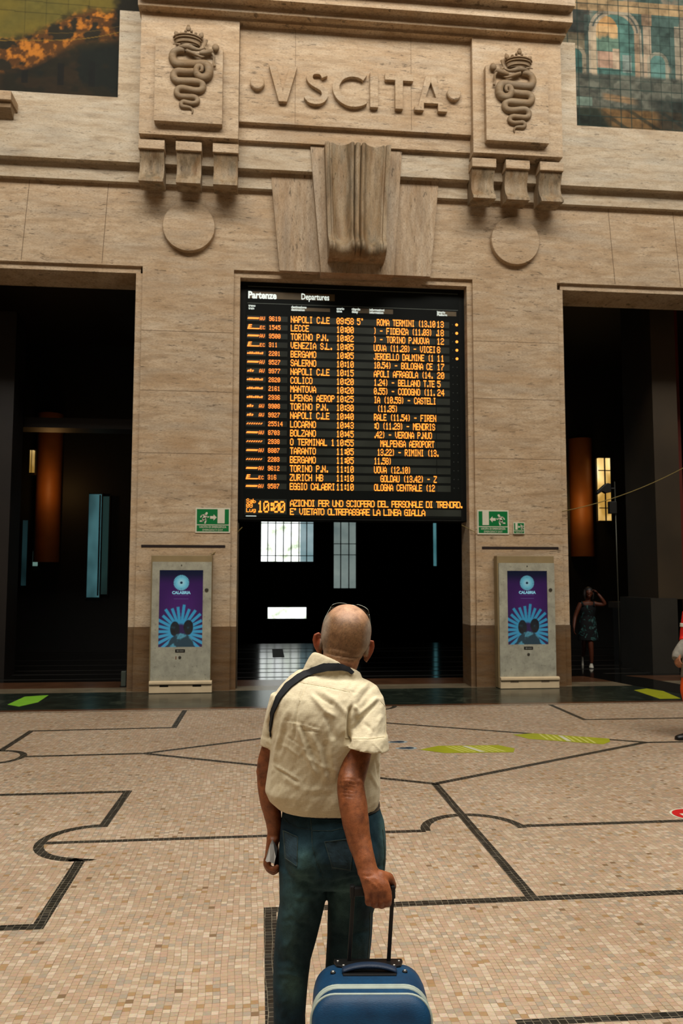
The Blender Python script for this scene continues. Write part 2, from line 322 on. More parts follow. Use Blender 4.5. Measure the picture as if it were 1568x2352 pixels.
# ================================================================== vestibule
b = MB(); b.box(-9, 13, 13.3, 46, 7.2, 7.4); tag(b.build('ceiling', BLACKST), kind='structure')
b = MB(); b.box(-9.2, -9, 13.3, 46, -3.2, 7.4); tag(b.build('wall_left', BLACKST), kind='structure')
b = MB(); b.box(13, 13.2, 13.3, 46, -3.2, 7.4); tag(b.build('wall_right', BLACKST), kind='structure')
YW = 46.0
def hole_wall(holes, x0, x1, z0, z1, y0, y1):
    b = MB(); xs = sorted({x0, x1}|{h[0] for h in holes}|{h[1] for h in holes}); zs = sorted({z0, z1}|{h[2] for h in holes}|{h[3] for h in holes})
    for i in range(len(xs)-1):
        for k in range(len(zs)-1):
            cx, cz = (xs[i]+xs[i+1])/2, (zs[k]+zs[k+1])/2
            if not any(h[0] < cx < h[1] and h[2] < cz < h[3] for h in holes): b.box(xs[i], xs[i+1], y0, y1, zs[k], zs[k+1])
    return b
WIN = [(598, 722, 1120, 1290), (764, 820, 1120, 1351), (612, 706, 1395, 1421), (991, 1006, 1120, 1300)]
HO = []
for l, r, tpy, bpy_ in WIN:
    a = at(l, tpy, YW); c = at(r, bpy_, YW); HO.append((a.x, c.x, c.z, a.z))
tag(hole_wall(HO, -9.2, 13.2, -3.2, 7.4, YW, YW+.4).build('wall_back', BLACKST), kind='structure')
FRAME = plain('window_iron', (16, 18, 17), .5)
def skyglass_or_glint(name, kind):
    t = NT(name); p = t.geo()
    if kind == 'leaf':
        f = t.noise(p, 1.6, 4, .6); g = t.noise(p, .35, 1)
        c = t.ramp(f, [(.28, lin((120,140,104))), (.40, lin((196,208,186))), (.50, lin((228,233,230))), (.8, lin((236,240,244)))])
        t.p(.3, em=c, es=1.5)
    elif kind == 'frost': t.p(.3, em=t.ramp(t.noise(p, .8, 3), [(.3, lin((96,110,108))), (.7, lin((128,140,134)))]), es=.8)
    elif kind == 'pale': t.p(.3, em=t.ramp(t.noise(p, .8, 3), [(.3, lin((110,138,142))), (.7, lin((150,168,172)))]), es=.9)
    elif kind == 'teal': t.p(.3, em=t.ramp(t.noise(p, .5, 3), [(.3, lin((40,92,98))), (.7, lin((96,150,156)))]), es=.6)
    t.base((.02,.02,.02)); return t.m
GL = [skyglass_or_glint('daylight_trees', 'leaf'), skyglass_or_glint('frosted_glass', 'frost'), skyglass_or_glint('daylight_trees_low', 'leaf'), skyglass_or_glint('teal_glint', 'teal')]  # the last is a steel column's daylight glint, built as a glowing slit
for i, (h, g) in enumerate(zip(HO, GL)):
    w = empty('window_%d' % (i+1), ((h[0]+h[1])/2, YW, h[2])); tag(w, kind='structure')  # the last one is the steel column's daylight glint, not a window
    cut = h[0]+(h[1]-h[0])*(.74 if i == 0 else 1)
    q = MB(); q.box(h[0], cut, YW+.2, YW+.22, h[2], h[3]); q.build('glazing_or_glint', g, w)
    if i == 0: q = MB(); q.box(cut, h[1], YW+.2, YW+.22, h[2], h[3]); q.build('glazing_or_glint', skyglass_or_glint('frosted_glass_pale', 'pale'), w)
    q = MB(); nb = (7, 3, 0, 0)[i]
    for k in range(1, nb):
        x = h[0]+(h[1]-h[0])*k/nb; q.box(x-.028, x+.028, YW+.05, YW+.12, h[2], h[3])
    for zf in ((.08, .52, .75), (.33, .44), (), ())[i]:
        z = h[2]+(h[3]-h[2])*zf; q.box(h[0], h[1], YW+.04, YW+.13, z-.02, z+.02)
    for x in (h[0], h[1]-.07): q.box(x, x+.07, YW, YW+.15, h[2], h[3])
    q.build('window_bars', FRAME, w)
b = MB(); c = at(612, 1421, 45.8); d = at(708, 1432, 45.8); b.box(c.x-.1, d.x, 45.7, 45.95, d.z, c.z); tag(b.build('trim_12', plain('blue_sill', (30,60,84), .4)), kind='structure')
# the two bays: screen walls, beam and piers inside
def bxp(l, r, tp, bp, Y, dep, name, m, floor=False):
    m_ = (tp+bp)/2; a = at(l, m_, Y); c = at(r, m_, Y); q = MB(); q.box(a.x, c.x, Y, Y+dep, 0 if floor else at(r, bp, Y).z, at(l, tp, Y).z); return tag(q.build(name, m), kind='structure')
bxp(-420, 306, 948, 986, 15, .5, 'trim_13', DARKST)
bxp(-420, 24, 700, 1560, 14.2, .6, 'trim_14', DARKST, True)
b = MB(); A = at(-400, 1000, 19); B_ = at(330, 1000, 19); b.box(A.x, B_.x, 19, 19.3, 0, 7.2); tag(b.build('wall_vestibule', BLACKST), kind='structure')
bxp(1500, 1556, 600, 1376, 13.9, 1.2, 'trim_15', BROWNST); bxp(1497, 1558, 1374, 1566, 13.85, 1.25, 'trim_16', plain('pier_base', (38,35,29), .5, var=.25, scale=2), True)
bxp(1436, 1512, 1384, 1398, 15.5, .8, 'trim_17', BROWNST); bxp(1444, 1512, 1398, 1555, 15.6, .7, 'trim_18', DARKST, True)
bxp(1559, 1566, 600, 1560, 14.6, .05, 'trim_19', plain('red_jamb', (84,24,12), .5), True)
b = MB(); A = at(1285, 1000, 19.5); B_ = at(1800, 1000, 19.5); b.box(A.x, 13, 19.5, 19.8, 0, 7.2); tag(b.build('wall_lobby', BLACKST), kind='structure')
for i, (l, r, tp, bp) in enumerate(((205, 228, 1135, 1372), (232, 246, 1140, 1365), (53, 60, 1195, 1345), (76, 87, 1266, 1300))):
    a = at(l, tp, 18.9); c = at(r, bp, 18.9); w = empty('window_%d' % (5+i), ((a.x+c.x)/2, 18.9, c.z)); tag(w, kind='structure')  # glowing slits; the first two stand for daylight glints on door edges
    t = NT('narrow_glow'); t.base((.02,.02,.02)); e = [(56,92,96), (22,40,38), (16,34,36), (92,120,112)][i]
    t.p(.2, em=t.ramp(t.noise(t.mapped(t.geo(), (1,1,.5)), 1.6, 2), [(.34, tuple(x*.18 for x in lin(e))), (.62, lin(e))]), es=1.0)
    q = MB(); q.box(a.x, c.x, 18.9, 18.95, c.z, a.z); q.build('glazing_or_glint', t.m, w)
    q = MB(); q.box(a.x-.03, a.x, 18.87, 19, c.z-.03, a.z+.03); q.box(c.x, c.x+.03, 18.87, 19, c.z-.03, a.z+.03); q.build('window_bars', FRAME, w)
# opposite side of the gallery, behind the viewer
b = MB(); b.box(-28, 20, -9.4, -9, 0, 16); tag(b.build('wall_rear', plain('rear_stone', (74, 66, 54), .8)), kind='structure')
for nm, x0, x1 in (('wall_west', -28.4, -28), ('wall_east', 30, 30.4)):
    b = MB(); b.box(x0, x1, -9.4, 12.4, 0, 19); tag(b.build(nm, TRAVP), kind='structure')
# ================================================================== light: daylight of the glazed gallery roof, an added upper-wall light, lobby lamps
def area(name, loc, sx, sy, e, c, look=None, spread=180):
    l = bpy.data.lights.new(name, 'AREA'); l.shape = 'RECTANGLE'; l.size = sx; l.size_y = sy; l.energy = e; l.color = c; l.spread = math.radians(spread)
    o = bpy.data.objects.new(name, l); COL.objects.link(o); o.location = loc
    if look is not None: o.rotation_euler = (Vector(look)-Vector(loc)).to_track_quat('-Z', 'Y').to_euler()
    return o
def point(name, loc, e, c, r=.05):
    l = bpy.data.lights.new(name, 'POINT'); l.energy = e; l.color = c; l.shadow_soft_size = r
    o = bpy.data.objects.new(name, l); COL.objects.link(o); o.location = loc; return o
area('roof_glazing_light', (1.5, .2, 14.2), 22, 6, 1780, (1, .94, .84), (1.5, .9, 0), 110)
area('upper_wall_light', (1.5, 3.2, 15.6), 26, 3.5, 1000, (1, .94, .84), (1.5, 12.4, 10.8), 95)  # unseen light added to brighten the upper wall; no clerestory stands there
wld = bpy.data.worlds.new('sky'); SC.world = wld; wld.use_nodes = True; bg = wld.node_tree.nodes['Background']
bg.inputs[0].default_value = (1, .93, .84, 1); bg.inputs[1].default_value = .045
SC.view_settings.view_transform = 'Standard'; SC.view_settings.look = 'None'; SC.view_settings.gamma = 1; SC.view_settings.exposure = .27
SC.view_settings.use_curve_mapping = False
# ================================================================== carved stone on the facade
for gi, (xs, side) in enumerate((((-1.97, -1.385, -.80), 'left'), ((3.45, 4.025, 4.61), 'right'))):
    for k, x in enumerate(xs):
        q = MB(); w = .385; Yc = 11.96; a = W(x, 8.655, Yc); c = W(x+w, 7.965, Yc); zt = a.z; h = a.z-c.z
        P = []
        for i in range(13):                           # swept front: plate, hollow, lip
            t = i/12; z = zt-h*.235-(h*.765)*t; y = Yc+.03+.10*math.sin(PI*min(1, t*1.08))**1.3*(1-t*.35)-.05*ss(.7, 1, np.array(t))
            P.append((float(y), z))
        prof = [(Yc+.03, zt-h*.225)]+P[0:]+[(12.18, c.z+.03), (12.31, c.z+.03), (12.31, zt-h*.225)]
        q.prism([(a.x, y, z) for y, z in prof], (c.x-a.x, 0, 0))
        o = empty('corbel', ((a.x+c.x)/2, 12.1, c.z), 'small curved stone corbel under the %s serpent crest, %s of its three' % (side, ('leftmost', 'middle', 'rightmost')[k]), 'corbel', 'corbels under the crests')
        q.build('console', TRAVD, o, auto=25)
        q = MB(); q.box(a.x-.012, c.x+.012, Yc-.012, 12.31, zt-h*.215, zt); q.build('abacus', TRAV, o, bevel=.006)
for x, z, side in ((-1.17, 7.262, 'left'), (4.155, 7.268, 'right')):
    q = MB(); cc = W(x, z, 12.32); r = .412*12.32/12.4; n = 56; R_ = []
    for rr, y in ((r, 12.4), (r, 12.325), (r*.975, 12.31), (r*.6, 12.30), (.02, 12.297)):
        R_.append([(cc.x+rr*math.cos(2*PI*i/n), y, cc.z+rr*math.sin(2*PI*i/n)) for i in range(n)])
    q.loft(R_); o = recentre(q.build('stone_disc', TRAV, auto=35)); tag(o, 'round flat stone disc in the frieze above the %s advertising kiosk' % side, 'disc', 'stone discs of the frieze')
# keystone: flared backing, inner slab and fluted scroll
ks = empty('keystone', W(1.54, 6.62, 12.3), 'large fluted scroll keystone above the departures board', 'keystone')
def trap(zt, zb, lt, rt, lb, rb, Yf, Yb): 
    P = [W(lt, zt, Yf), W(rt, zt, Yf), W(rb, zb, Yf), W(lb, zb, Yf)]; q = MB(); q.prism(P, (0, Yb-Yf, 0)); return q
trap(8.272, 6.60, .112, 2.878, .272, 2.722, 12.29, 12.40).build('flared_backing', TRAVV, ks)
trap(8.70, 6.60, .755, 2.262, .935, 2.118, 12.14, 12.40).build('inner_slab', TRAVV, ks)
def kfn(u, v):
    Yk = 11.9; s = u*2-1; t = min(1, v/.86); z = 8.80-(8.80-7.02)*t; w = max(0, (v-.86)/.14)
    hw = .545+(.452-.545)*(v if v < .9 else .9); a = W(1.54-.02*v+s*hw, z, Yk)
    g = abs(s); fl_ = 0
    if g > .86: fl_ = -.012
    elif g > .80: fl_ = .022
    elif g > .24: fl_ = .080*math.sin(PI*(g-.24)/.56)**.8-.006
    elif g > .105: fl_ = -.014-.032*math.sin(PI*(g-.105)/.135)
    elif g > .085: fl_ = .055
    else: fl_ = -.01-.03*math.cos(PI/2*g/.085)
    lip = -.15*math.exp(-((t-1.0)/.075)**2)+.06*math.sin(PI*t)
    if w == 0: return (a.x, Yk+.02+fl_+lip, a.z)
    y0 = Yk+.02+fl_*(1-w)-.15; return (a.x, y0+.30*(1-math.cos(w*PI/2)), a.z-.16*math.sin(w*PI/2))
q = MB(); nu, nv = 84, 60; q.grid(kfn, nu, nv)
ring = [i for i in range(nu+1)]+[j*(nu+1)+nu for j in range(1, nv+1)]+[nv*(nu+1)+i for i in range(nu-1, -1, -1)]+[j*(nu+1) for j in range(nv-1, 0, -1)]
nb = len(q.v); q.v += [(q.v[i][0], 12.14, q.v[i][2]) for i in ring]
for k in range(len(ring)):
    k2 = (k+1) % len(ring); q.f.append((ring[k], ring[k2], nb+k2, nb+k)); q.m.append(0)
q.build('scroll', TRAVD, ks, auto=50)
# stone bracket at the far left sill
q = MB(); a = at(-60, 203, 11.95); c = at(25, 229, 11.95); q.box(a.x, c.x, 11.95, 12.3, c.z, a.z)
q2 = MB(); o = empty('stone_bracket', ((a.x+c.x)/2, 12.1, c.z-.15), 'stone bracket on the sill at the bottom left of the landscape mural', 'bracket'); q.build('abacus', TRAV, o, bevel=.01)
q2.prism([(a.x, y, c.z+dz) for y, dz in ((12.0, 0), (12.02, -.08), (12.1, -.15), (12.2, -.19), (12.3, -.2), (12.3, 0))], (c.x-a.x-.02, 0, 0)); q2.build('console', CARVE, o, auto=30)
# inscription
ins = empty('inscription', W(1.5, 9.43, 12.0), 'raised stone letters VSCITA between two dots over the exit', 'inscription')
YL = YPAN-.075
def lq(): return MB()
def lpoly(q, pts):
    P = [W(x, z, YL) for x, z in pts]; q.prism(P, (0, .075, 0))
def lput(q): q.build('letter', TRAV, ins, bevel=.004)
def lstroke(q, pts, w):
    L, Rr = [], []; n = len(pts)
    for i in range(n):
        p = Vector(pts[i]); d1 = (p-Vector(pts[i-1])).normalized() if i else None; d2 = (Vector(pts[i+1])-p).normalized() if i < n-1 else None
        d1 = d1 if d1 is not None else d2; d2 = d2 if d2 is not None else d1; d = (d1+d2).normalized(); nn = Vector((-d.y, d.x)); k = w/2/max(.5, nn.dot(Vector((-d1.y, d1.x))))
        L.append(W(*(p+nn*k), YL)); Rr.append(W(*(p-nn*k), YL))
    V = L+Rr; B = [v+Vector((0, .075, 0)) for v in V]; m = 2*n; F = []
    for i in range(n-1):
        F += [(i, i+1, i+1+n, i+n), (m+i, m+i+n, m+i+1+n, m+i+1), (i, m+i, m+i+1, i+1), (i+n, i+1+n, m+i+1+n, m+i+n)]
    F += [(0, n, m+n, m), (n-1, m+n-1, m+2*n-1, 2*n-1)]; q.add(V+B, F)
q = lq(); lpoly(q, [(.07,10.045),(.195,10.045),(.30,9.60),(.405,10.045),(.535,10.045),(.37,9.435),(.235,9.435)]); lput(q)
def arcp(cx, cz, rx, rz, a0, a1, n=16): return [(cx+rx*math.cos(math.radians(a0+(a1-a0)*i/n)), cz+rz*math.sin(math.radians(a0+(a1-a0)*i/n))) for i in range(n+1)]
q = lq(); P_ = [Vector(p) for p in ((.985,9.90),(.94,9.975),(.85,9.995),(.765,9.965),(.735,9.88),(.775,9.805),(.865,9.75),(.955,9.695),(.99,9.605),(.95,9.515),(.85,9.475),(.745,9.495),(.69,9.565))]; Q_ = []
for i in range(len(P_)-1):
    p0, p1, p2, p3 = P_[max(i-1, 0)], P_[i], P_[i+1], P_[min(i+2, len(P_)-1)]
    for j in range(4): t = j/4; Q_.append(.5*((2*p1)+(p2-p0)*t+(2*p0-5*p1+4*p2-p3)*t*t+(3*p1-p0-3*p2+p3)*t**3))
lstroke(q, Q_+[P_[-1]], .105); lput(q)
q = lq(); lstroke(q, arcp(1.46,9.735,.29,.26,48,312,28), .115); lput(q)
q = lq(); lpoly(q, [(1.735,10.045),(1.87,10.045),(1.87,9.43),(1.735,9.43)]); lput(q)
q = lq(); lpoly(q, [(1.985,10.04),(2.46,10.04),(2.46,9.925),(2.285,9.925),(2.285,9.43),(2.155,9.43),(2.155,9.925),(1.985,9.925)]); lput(q)
q = lq()
for sgn in (-1, 1):
    f = lambda x: 2.755+sgn*x
    lpoly(q, [(f(.0),10.04),(f(.085),10.04),(f(.215),9.50),(f(.275),9.50),(f(.275),9.43),(f(.12),9.43),(f(.12),9.56),(f(0),9.56),(f(0),9.66),(f(.088),9.66),(f(0),9.93)])
lput(q)
for x, z in ((-.115, 9.74), (3.15, 9.765)):
    q = MB(); cc = W(x, z, YL); n = 32
    q.loft([[(cc.x+rr*math.cos(2*PI*i/n), y, cc.z+rr*math.sin(2*PI*i/n)) for i in range(n)] for rr, y in ((.115, YPAN), (.115, YL+.01), (.10, YL-.005))]); q.build('dot', TRAV, ins, auto=35)
# serpent crests
PCX = -1.212                                       # middle of the left plate in the survey
def crest(side):
    mir = (lambda x: x) if side == 'left' else (lambda x: 2*AX+.04-x)
    YP = 11.785; Yr = YP-.005
    def ck(cx, cy, dy=0.0):                        # tracing of the relief -> survey -> plate
        p = at(360+cx/8.711, 40+cy/8.711, 12.4); x = mir(p.x); v = W(x, p.z, YP); v.y = Yr-dy; return v
    S = 1/8.711/FPX*11.9                            # tracing unit in metres
    o = empty('carved_crest', W(mir(PCX), 8.98, YP), 'stone crest of a crowned serpent at the %s of the inscription' % side, 'crest', 'crowned serpent crests')
    q = MB(); top = []
    x0, x1 = (-1.748, -.672)
    zt = lambda u: 10.36+.16*math.exp(-((u-.45)/.3)**2)+.03*math.cos(u*9)-.05*u
    pts = [(x0, 8.985), (x1, 8.985)]+[(x0+(x1-x0)*u, zt(u)) for u in np.linspace(1, 0, 22)]
    P = [W(mir(x), z, YP) for x, z in pts]; q.prism(P, (0, .12, 0)); q.build('plate', TRAV, o)
    q = MB()
    def T(pts, r, dy=.0, n=14):
        # smooth the traced line
        P = [Vector(p) for p in pts]; R_ = r if hasattr(r, '__len__') else [r]*len(P); Q = []; RR = []
        for i in range(len(P)-1):
            p0, p1, p2, p3 = P[max(i-1, 0)], P[i], P[i+1], P[min(i+2, len(P)-1)]
            for k in range(5):
                t = k/5; Q.append(.5*((2*p1)+(p2-p0)*t+(2*p0-5*p1+4*p2-p3)*t*t+(3*p1-p0-3*p2+p3)*t**3)); RR.append(R_[i]*(1-t)+R_[i+1]*t)
        Q.append(P[-1]); RR.append(R_[-1])
        V = [ck(a.x, a.y, dy*S if False else 0) for a in Q]
        for v, a, rr in zip(V, Q, RR): v.y = Yr-rr*S*.35-(a.z if len(a) > 2 else 0)*S
        q.tube(V, [rr*S for rr in RR], n)
    z = 0
    T([(560,690,30),(440,690,20),(350,730,10),(318,830,0),(370,930,0),(470,955,0),(760,960,0),(900,955,0),(1010,990,10),(1050,1090,10),(1030,1200,10),(930,1245,20),(830,1200,30),(790,1110,40),(830,1030,50),(900,1040,55),(905,1110,60),(860,1125,66)],
      [60,66,74,82,84,82,82,82,84,86,86,80,72,64,55,44,34,20])
    T([(800,1112,0),(560,1112,0),(430,1108,0),(352,1150,0),(345,1230,0),(410,1290,0),(520,1300,0),(760,1310,0),(880,1330,0),(925,1400,0),(890,1475,0),(760,1485,0),(560,1440,0),(460,1440,0),(405,1490,0),(410,1560,0),(480,1600,0),(620,1605,0),(740,1610,0),(808,1650,0),(805,1715,0),(720,1740,0),(590,1715,0),(530,1705,0),(490,1745,0),(510,1795,0),(600,1808,0),(680,1825,0),(715,1870,0),(705,1930,0)],
      [70,72,74,76,76,76,74,74,72,70,68,66,64,64,64,62,60,58,56,54,52,50,48,46,46,44,40,32,22,10])
    q.build('serpent', CARVE, o, smooth=True)
    q = MB()                                          # head with open jaws and ear
    T([(400,650,60),(470,640,70),(560,650,80),(650,660,84),(740,690,84),(840,700,70),(960,655,60)], [14,26,52,62,46,30,10])
    T([(600,720,70),(700,760,66),(800,800,60),(900,830,50),(980,800,40)], [40,36,30,24,12])
    T([(480,610,80),(400,590,80),(330,590,70)], [22,18,8]); T([(650,650,140),(690,640,140)], [24,18])
    q.build('serpent_head', CARVE, o, smooth=True)
    q = MB()                                          # small figure in the jaws
    T([(860,770,60),(960,760,60),(1060,740,56),(1120,720,50)], [40,52,56,44]); T([(1100,760,60),(1150,830,50),(1140,930,40),(1160,1020,40)], [28,24,20,30])
    T([(1020,700,70),(960,640,60),(990,560,60),(1005,500,60)], [26,22,20,26]); v = ck(1180, 650); v.y -= .04; q.ball(v, (76*S, 60*S, 80*S))
    q.build('figure', CARVE, o, smooth=True)
    q = MB()                                          # crown: flared band and three leaves
    n = 30; R_ = []
    for cy, hw, dep, rise in ((590,225,.06,0),(560,245,.075,12),(520,262,.085,20),(470,272,.095,26),(430,285,.10,30)):
        R_.append([(lambda a: (lambda v: (v.x, Yr-dep*math.sin(a)-.01, v.z))(ck(625+hw*math.cos(a), cy+ (-rise)*math.sin(a)+26*math.cos(a), 0)))(PI*i/n) for i in range(n+1)])
    q.loft(R_, caps=False, closed=False)
    q.loft([[(x, y+.03, z) for x, y, z in r] for r in R_[::-1]], caps=False, closed=False)
    for cy, dd in ((575,.075),(500,.098),(455,.106)):
        V = [ck(625+(236+(575-cy)*.42)*math.cos(PI*i/n), cy-24*math.sin(PI*i/n)+26*math.cos(PI*i/n)) for i in range(n+1)]
        for i, v in enumerate(V): v.y = Yr-dd*math.sin(PI*i/n)-.015
        q.tube(V, .011, 8)
    for cx, cy, r, d in ((645,330,52,.11),(645,285,34,.11),(590,375,30,.10),(705,375,30,.10),(410,400,52,.06),(385,365,34,.05),(500,410,30,.085),(790,415,30,.09),(895,420,52,.06),(905,385,34,.05)):
        v = ck(cx, cy); v.y -= d; q.ball(v, (r*S, .028, r*S*1.1), n=12, m=8)
    q.build('crown', CARVE, o, smooth=True)
crest('left'); crest('right')
# ================================================================== murals (painted tiles)
def mural(name, x0, x1, z0, z1, Y, fn, nx, nz, label, rough=.65):
    a = W(x0, z0, Y); c = W(x1, z1, Y); q = MB(); q.grid(lambda u, v: (a.x+(c.x-a.x)*u, Y, a.z+(c.z-a.z)*v), nx, nz)
    u, v = np.meshgrid(np.linspace(0, 1, nx+1), np.linspace(0, 1, nz+1)); X = x0+(x1-x0)*u.ravel(); Z = z0+(z1-z0)*v.ravel()
    o = q.build(name, attrmat(name+'_paint', rough=rough, spec=.12).m, fix=False); setcol(o.data, fn(X, Z))
    k = q2 = MB(); q2.box(a.x, c.x, Y+.004, Y+.03, a.z, c.z)
    r = empty(name, ((a.x+c.x)/2, Y, a.z), label, 'mural'); o.name = 'painted_tiles'; put(o, r); q2.build('backing', JOINT, r)
def mixc(c, d, m): return c*(1-m[:, None])+np.array(lin(d))[None]*m[:, None]
def land(X, Z):
    u = -2.31-X; v = Z-9.33; n = fbm(u*5, v*5, 3); n2 = fbm(u*14+9, v*14, 5); c = np.tile(np.array(lin((34, 31, 20))), (len(X), 1))
    c = mixc(c, (46, 36, 22), ss(.45, .65, fbm(u*3, v*6, 8))); c = mixc(c, (22, 27, 22), ss(.5, .6, fbm(u*2.2+4, v*3, 12)))
    for bx in (.42, .9, 1.45, 1.9): c = mixc(c, (18, 20, 18), ((abs(u-bx) < .05) & (v > .15) & (v < .62-.12*bx)).astype(float)*.8)
    line = 1.10-.27*u+.06*u*u-.02*np.sin(u*3)
    c = mixc(c, (52, 44, 22), ss(.16, .0, abs(v-line+.09))*.6)
    tl = 1.62-.30*u+.12*np.sin(u*3.1)
    c = mixc(c, (40, 36, 24), ss(tl-.75, tl-.5, v))
    fol = ss(tl-.75, tl-.5, v)*ss(.40, .54, n)
    c = mixc(c, (150, 92, 32), fol*.9); c = mixc(c, (190, 118, 40), fol*ss(.52, .66, n2)); c = mixc(c, (44, 34, 22), fol*ss(.56, .42, n2)*.7)
    sky = ss(tl-.22, tl-.05, v+.30*(n-.5)); c = mixc(c, (112, 98, 38), sky); c = mixc(c, (98, 92, 42), sky*ss(.3, .9, fbm(u*1.5, v*3, 31)))
    dk = ss(.22, .02, u+.25*(n-.5))*ss(.7, 1.2, v); c = mixc(c, (30, 28, 18), dk)
    c = mixc(c, (150, 116, 44), ss(.009, .003, abs(v-line))*.7); c = mixc(c, (120, 96, 44), ss(.010, .003, abs(v-line-.10-.02*u))*.35)
    for k in range(8): c = mixc(c, (40, 36, 18), (abs(v-1.30-.19*k-.02*u) < .007).astype(float)*.55)
    for k in range(12): c = mixc(c, (30, 28, 16), (abs(u-.16-.33*k) < .006).astype(float)*.35*sky)
    return c*(.6+.3*n2[:, None])
def arches(X, Z):
    u = X-5.26; v = Z-9.33; n = fbm(u*4, v*4, 21); n2 = fbm(u*12, v*12, 23); N = len(X); R_ = lambda x0, x1, y0, y1: ((u > x0) & (u < x1) & (v > y0) & (v < y1)).astype(float)
    c = np.tile(np.array(lin((86, 108, 98))), (N, 1)); c = mixc(c, (120, 112, 96), ss(.45, .6, n)); c = mixc(c, (60, 92, 86), ss(.5, .62, fbm(u*3, v*2, 27)))
    c = mixc(c, (52, 52, 48), R_(-.4, .27, 1.62, 2.6)*.85); c = mixc(c, (112, 98, 70), R_(-.4, .17, 1.36, 1.66)*.8); c = mixc(c, (62, 86, 80), R_(.17, .28, .8, 2.0)*.7)
    def arch(cx, r, sp, y0, col, a=1.0):
        m = ((abs(u-cx) < r) & (v > y0) & ((v < sp) | ((u-cx)**2+(v-sp)**2 < r*r))).astype(float); return mixc(c, col, m*a), m
    c, _ = arch(.715, .47, 1.70, .95, (150, 138, 116)); c, _ = arch(.715, .42, 1.70, .95, (82, 92, 86)); c, _ = arch(.715, .385, 1.70, .95, (158, 142, 116)); c, big = arch(.715, .345, 1.69, .95, (62, 118, 110))
    c = mixc(c, (176, 128, 62), big*((u-.57)**2/.2**2+(v-1.72)**2/.28**2 < 1)); c = mixc(c, (178, 140, 84), big*R_(.36, .77, 1.60, 1.82)*.9)
    c = mixc(c, (84, 122, 104), big*ss(1.66, 1.58, v+.12*(n2-.5))*ss(1.3, 1.4, v)*R_(.36, .78, 1.2, 1.75)); c = mixc(c, (166, 128, 104), big*R_(.39, .66, 1.06, 1.36)); c = mixc(c, (172, 148, 120), big*R_(.66, .80, 1.05, 1.42))
    c = mixc(c, (130, 142, 136), big*R_(.84, 1.0, 1.0, 1.32)*.7)
    for x0, x1, y0, y1, col in ((.28, .385, .72, 1.80, (172, 152, 122)), (1.06, 1.15, .8, 1.72, (160, 132, 100)), (1.22, 1.36, .78, 1.9, (176, 152, 124)), (1.78, 2.3, .8, 1.9, (150, 138, 116)), (1.20, 1.38, 1.88, 2.1, (150, 116, 84)), (-.1, 3, 2.08, 2.3, (168, 134, 84)), (.5, 1.0, 2.04, 2.09, (140,132,112))):
        c = mixc(c, col, R_(x0, x1, y0, y1)*(.75+.25*n))
    c, _ = arch(1.47, .19, 1.22, .85, (142, 140, 120), .8); c, _ = arch(1.47, .13, 1.22, .85, (70, 124, 118)); c, _ = arch(.0, .19, 1.24, .75, (140, 130, 106)); c, _ = arch(-.02, .14, 1.24, .75, (44, 96, 90))
    gnd = ss(.98, .90, v+.04*(n-.5)); c = mixc(c, (94, 98, 86), gnd); c = mixc(c, (58, 66, 58), gnd*ss(.5, .62, n)*.8); c = mixc(c, (142, 110, 70), ss(.08, .03, abs(v-.55+.12*(u-.5)))*ss(.42, .55, u)*ss(1.15, .9, u))
    c = mixc(c, (104, 136, 122), R_(-.1, .28, .36, .52)*.8); low = ss(.36, .30, v+.05*(n-.5)); c = mixc(c, (38, 48, 36), low)
    ox = low*ss(.52, .75, u+.6*v); c = mixc(c, (126, 90, 38), ox*.9); c = mixc(c, (40, 46, 34), ox*ss(.06, .02, abs(((u*.62+v)*1.0) % .36-.18))*.8); c = mixc(c, (34, 44, 40), ss(.9, 1.5, u)*ss(.62, .5, v)*ss(1.35, 1.6, u+.3*v)*.8)
    for k in range(-2, 14):
        c = mixc(c, (30, 58, 52), (abs(u-.05-.1835*k) < .007).astype(float)*.75)
        c = mixc(c, (30, 58, 52), (abs(v-.02-.168*k) < .007).astype(float)*.75)
    tid = np.floor((u-.05)/.1835)*7+np.floor((v-.02)/.168)*13; tone = np.modf(np.abs(np.sin(tid*12.9898)*43758.5))[0]
    g = c.mean(1, keepdims=True); c = c*.72+.28*g*np.array([[1.12, 1.0, .84]]); return c*(.62+.45*tone+.9*(n2-.5)+.4*(n-.5))[:, None]
mural('mural', -6.2, -1.97, 9.33, 12.4, 12.42, land, 300, 220, 'dark mural of orange trees under an olive sky at top left')
mural('mural', 4.96, 9.2, 9.33, 12.4, 12.42, arches, 420, 300, 'teal tiled mural of tall arches at top right')
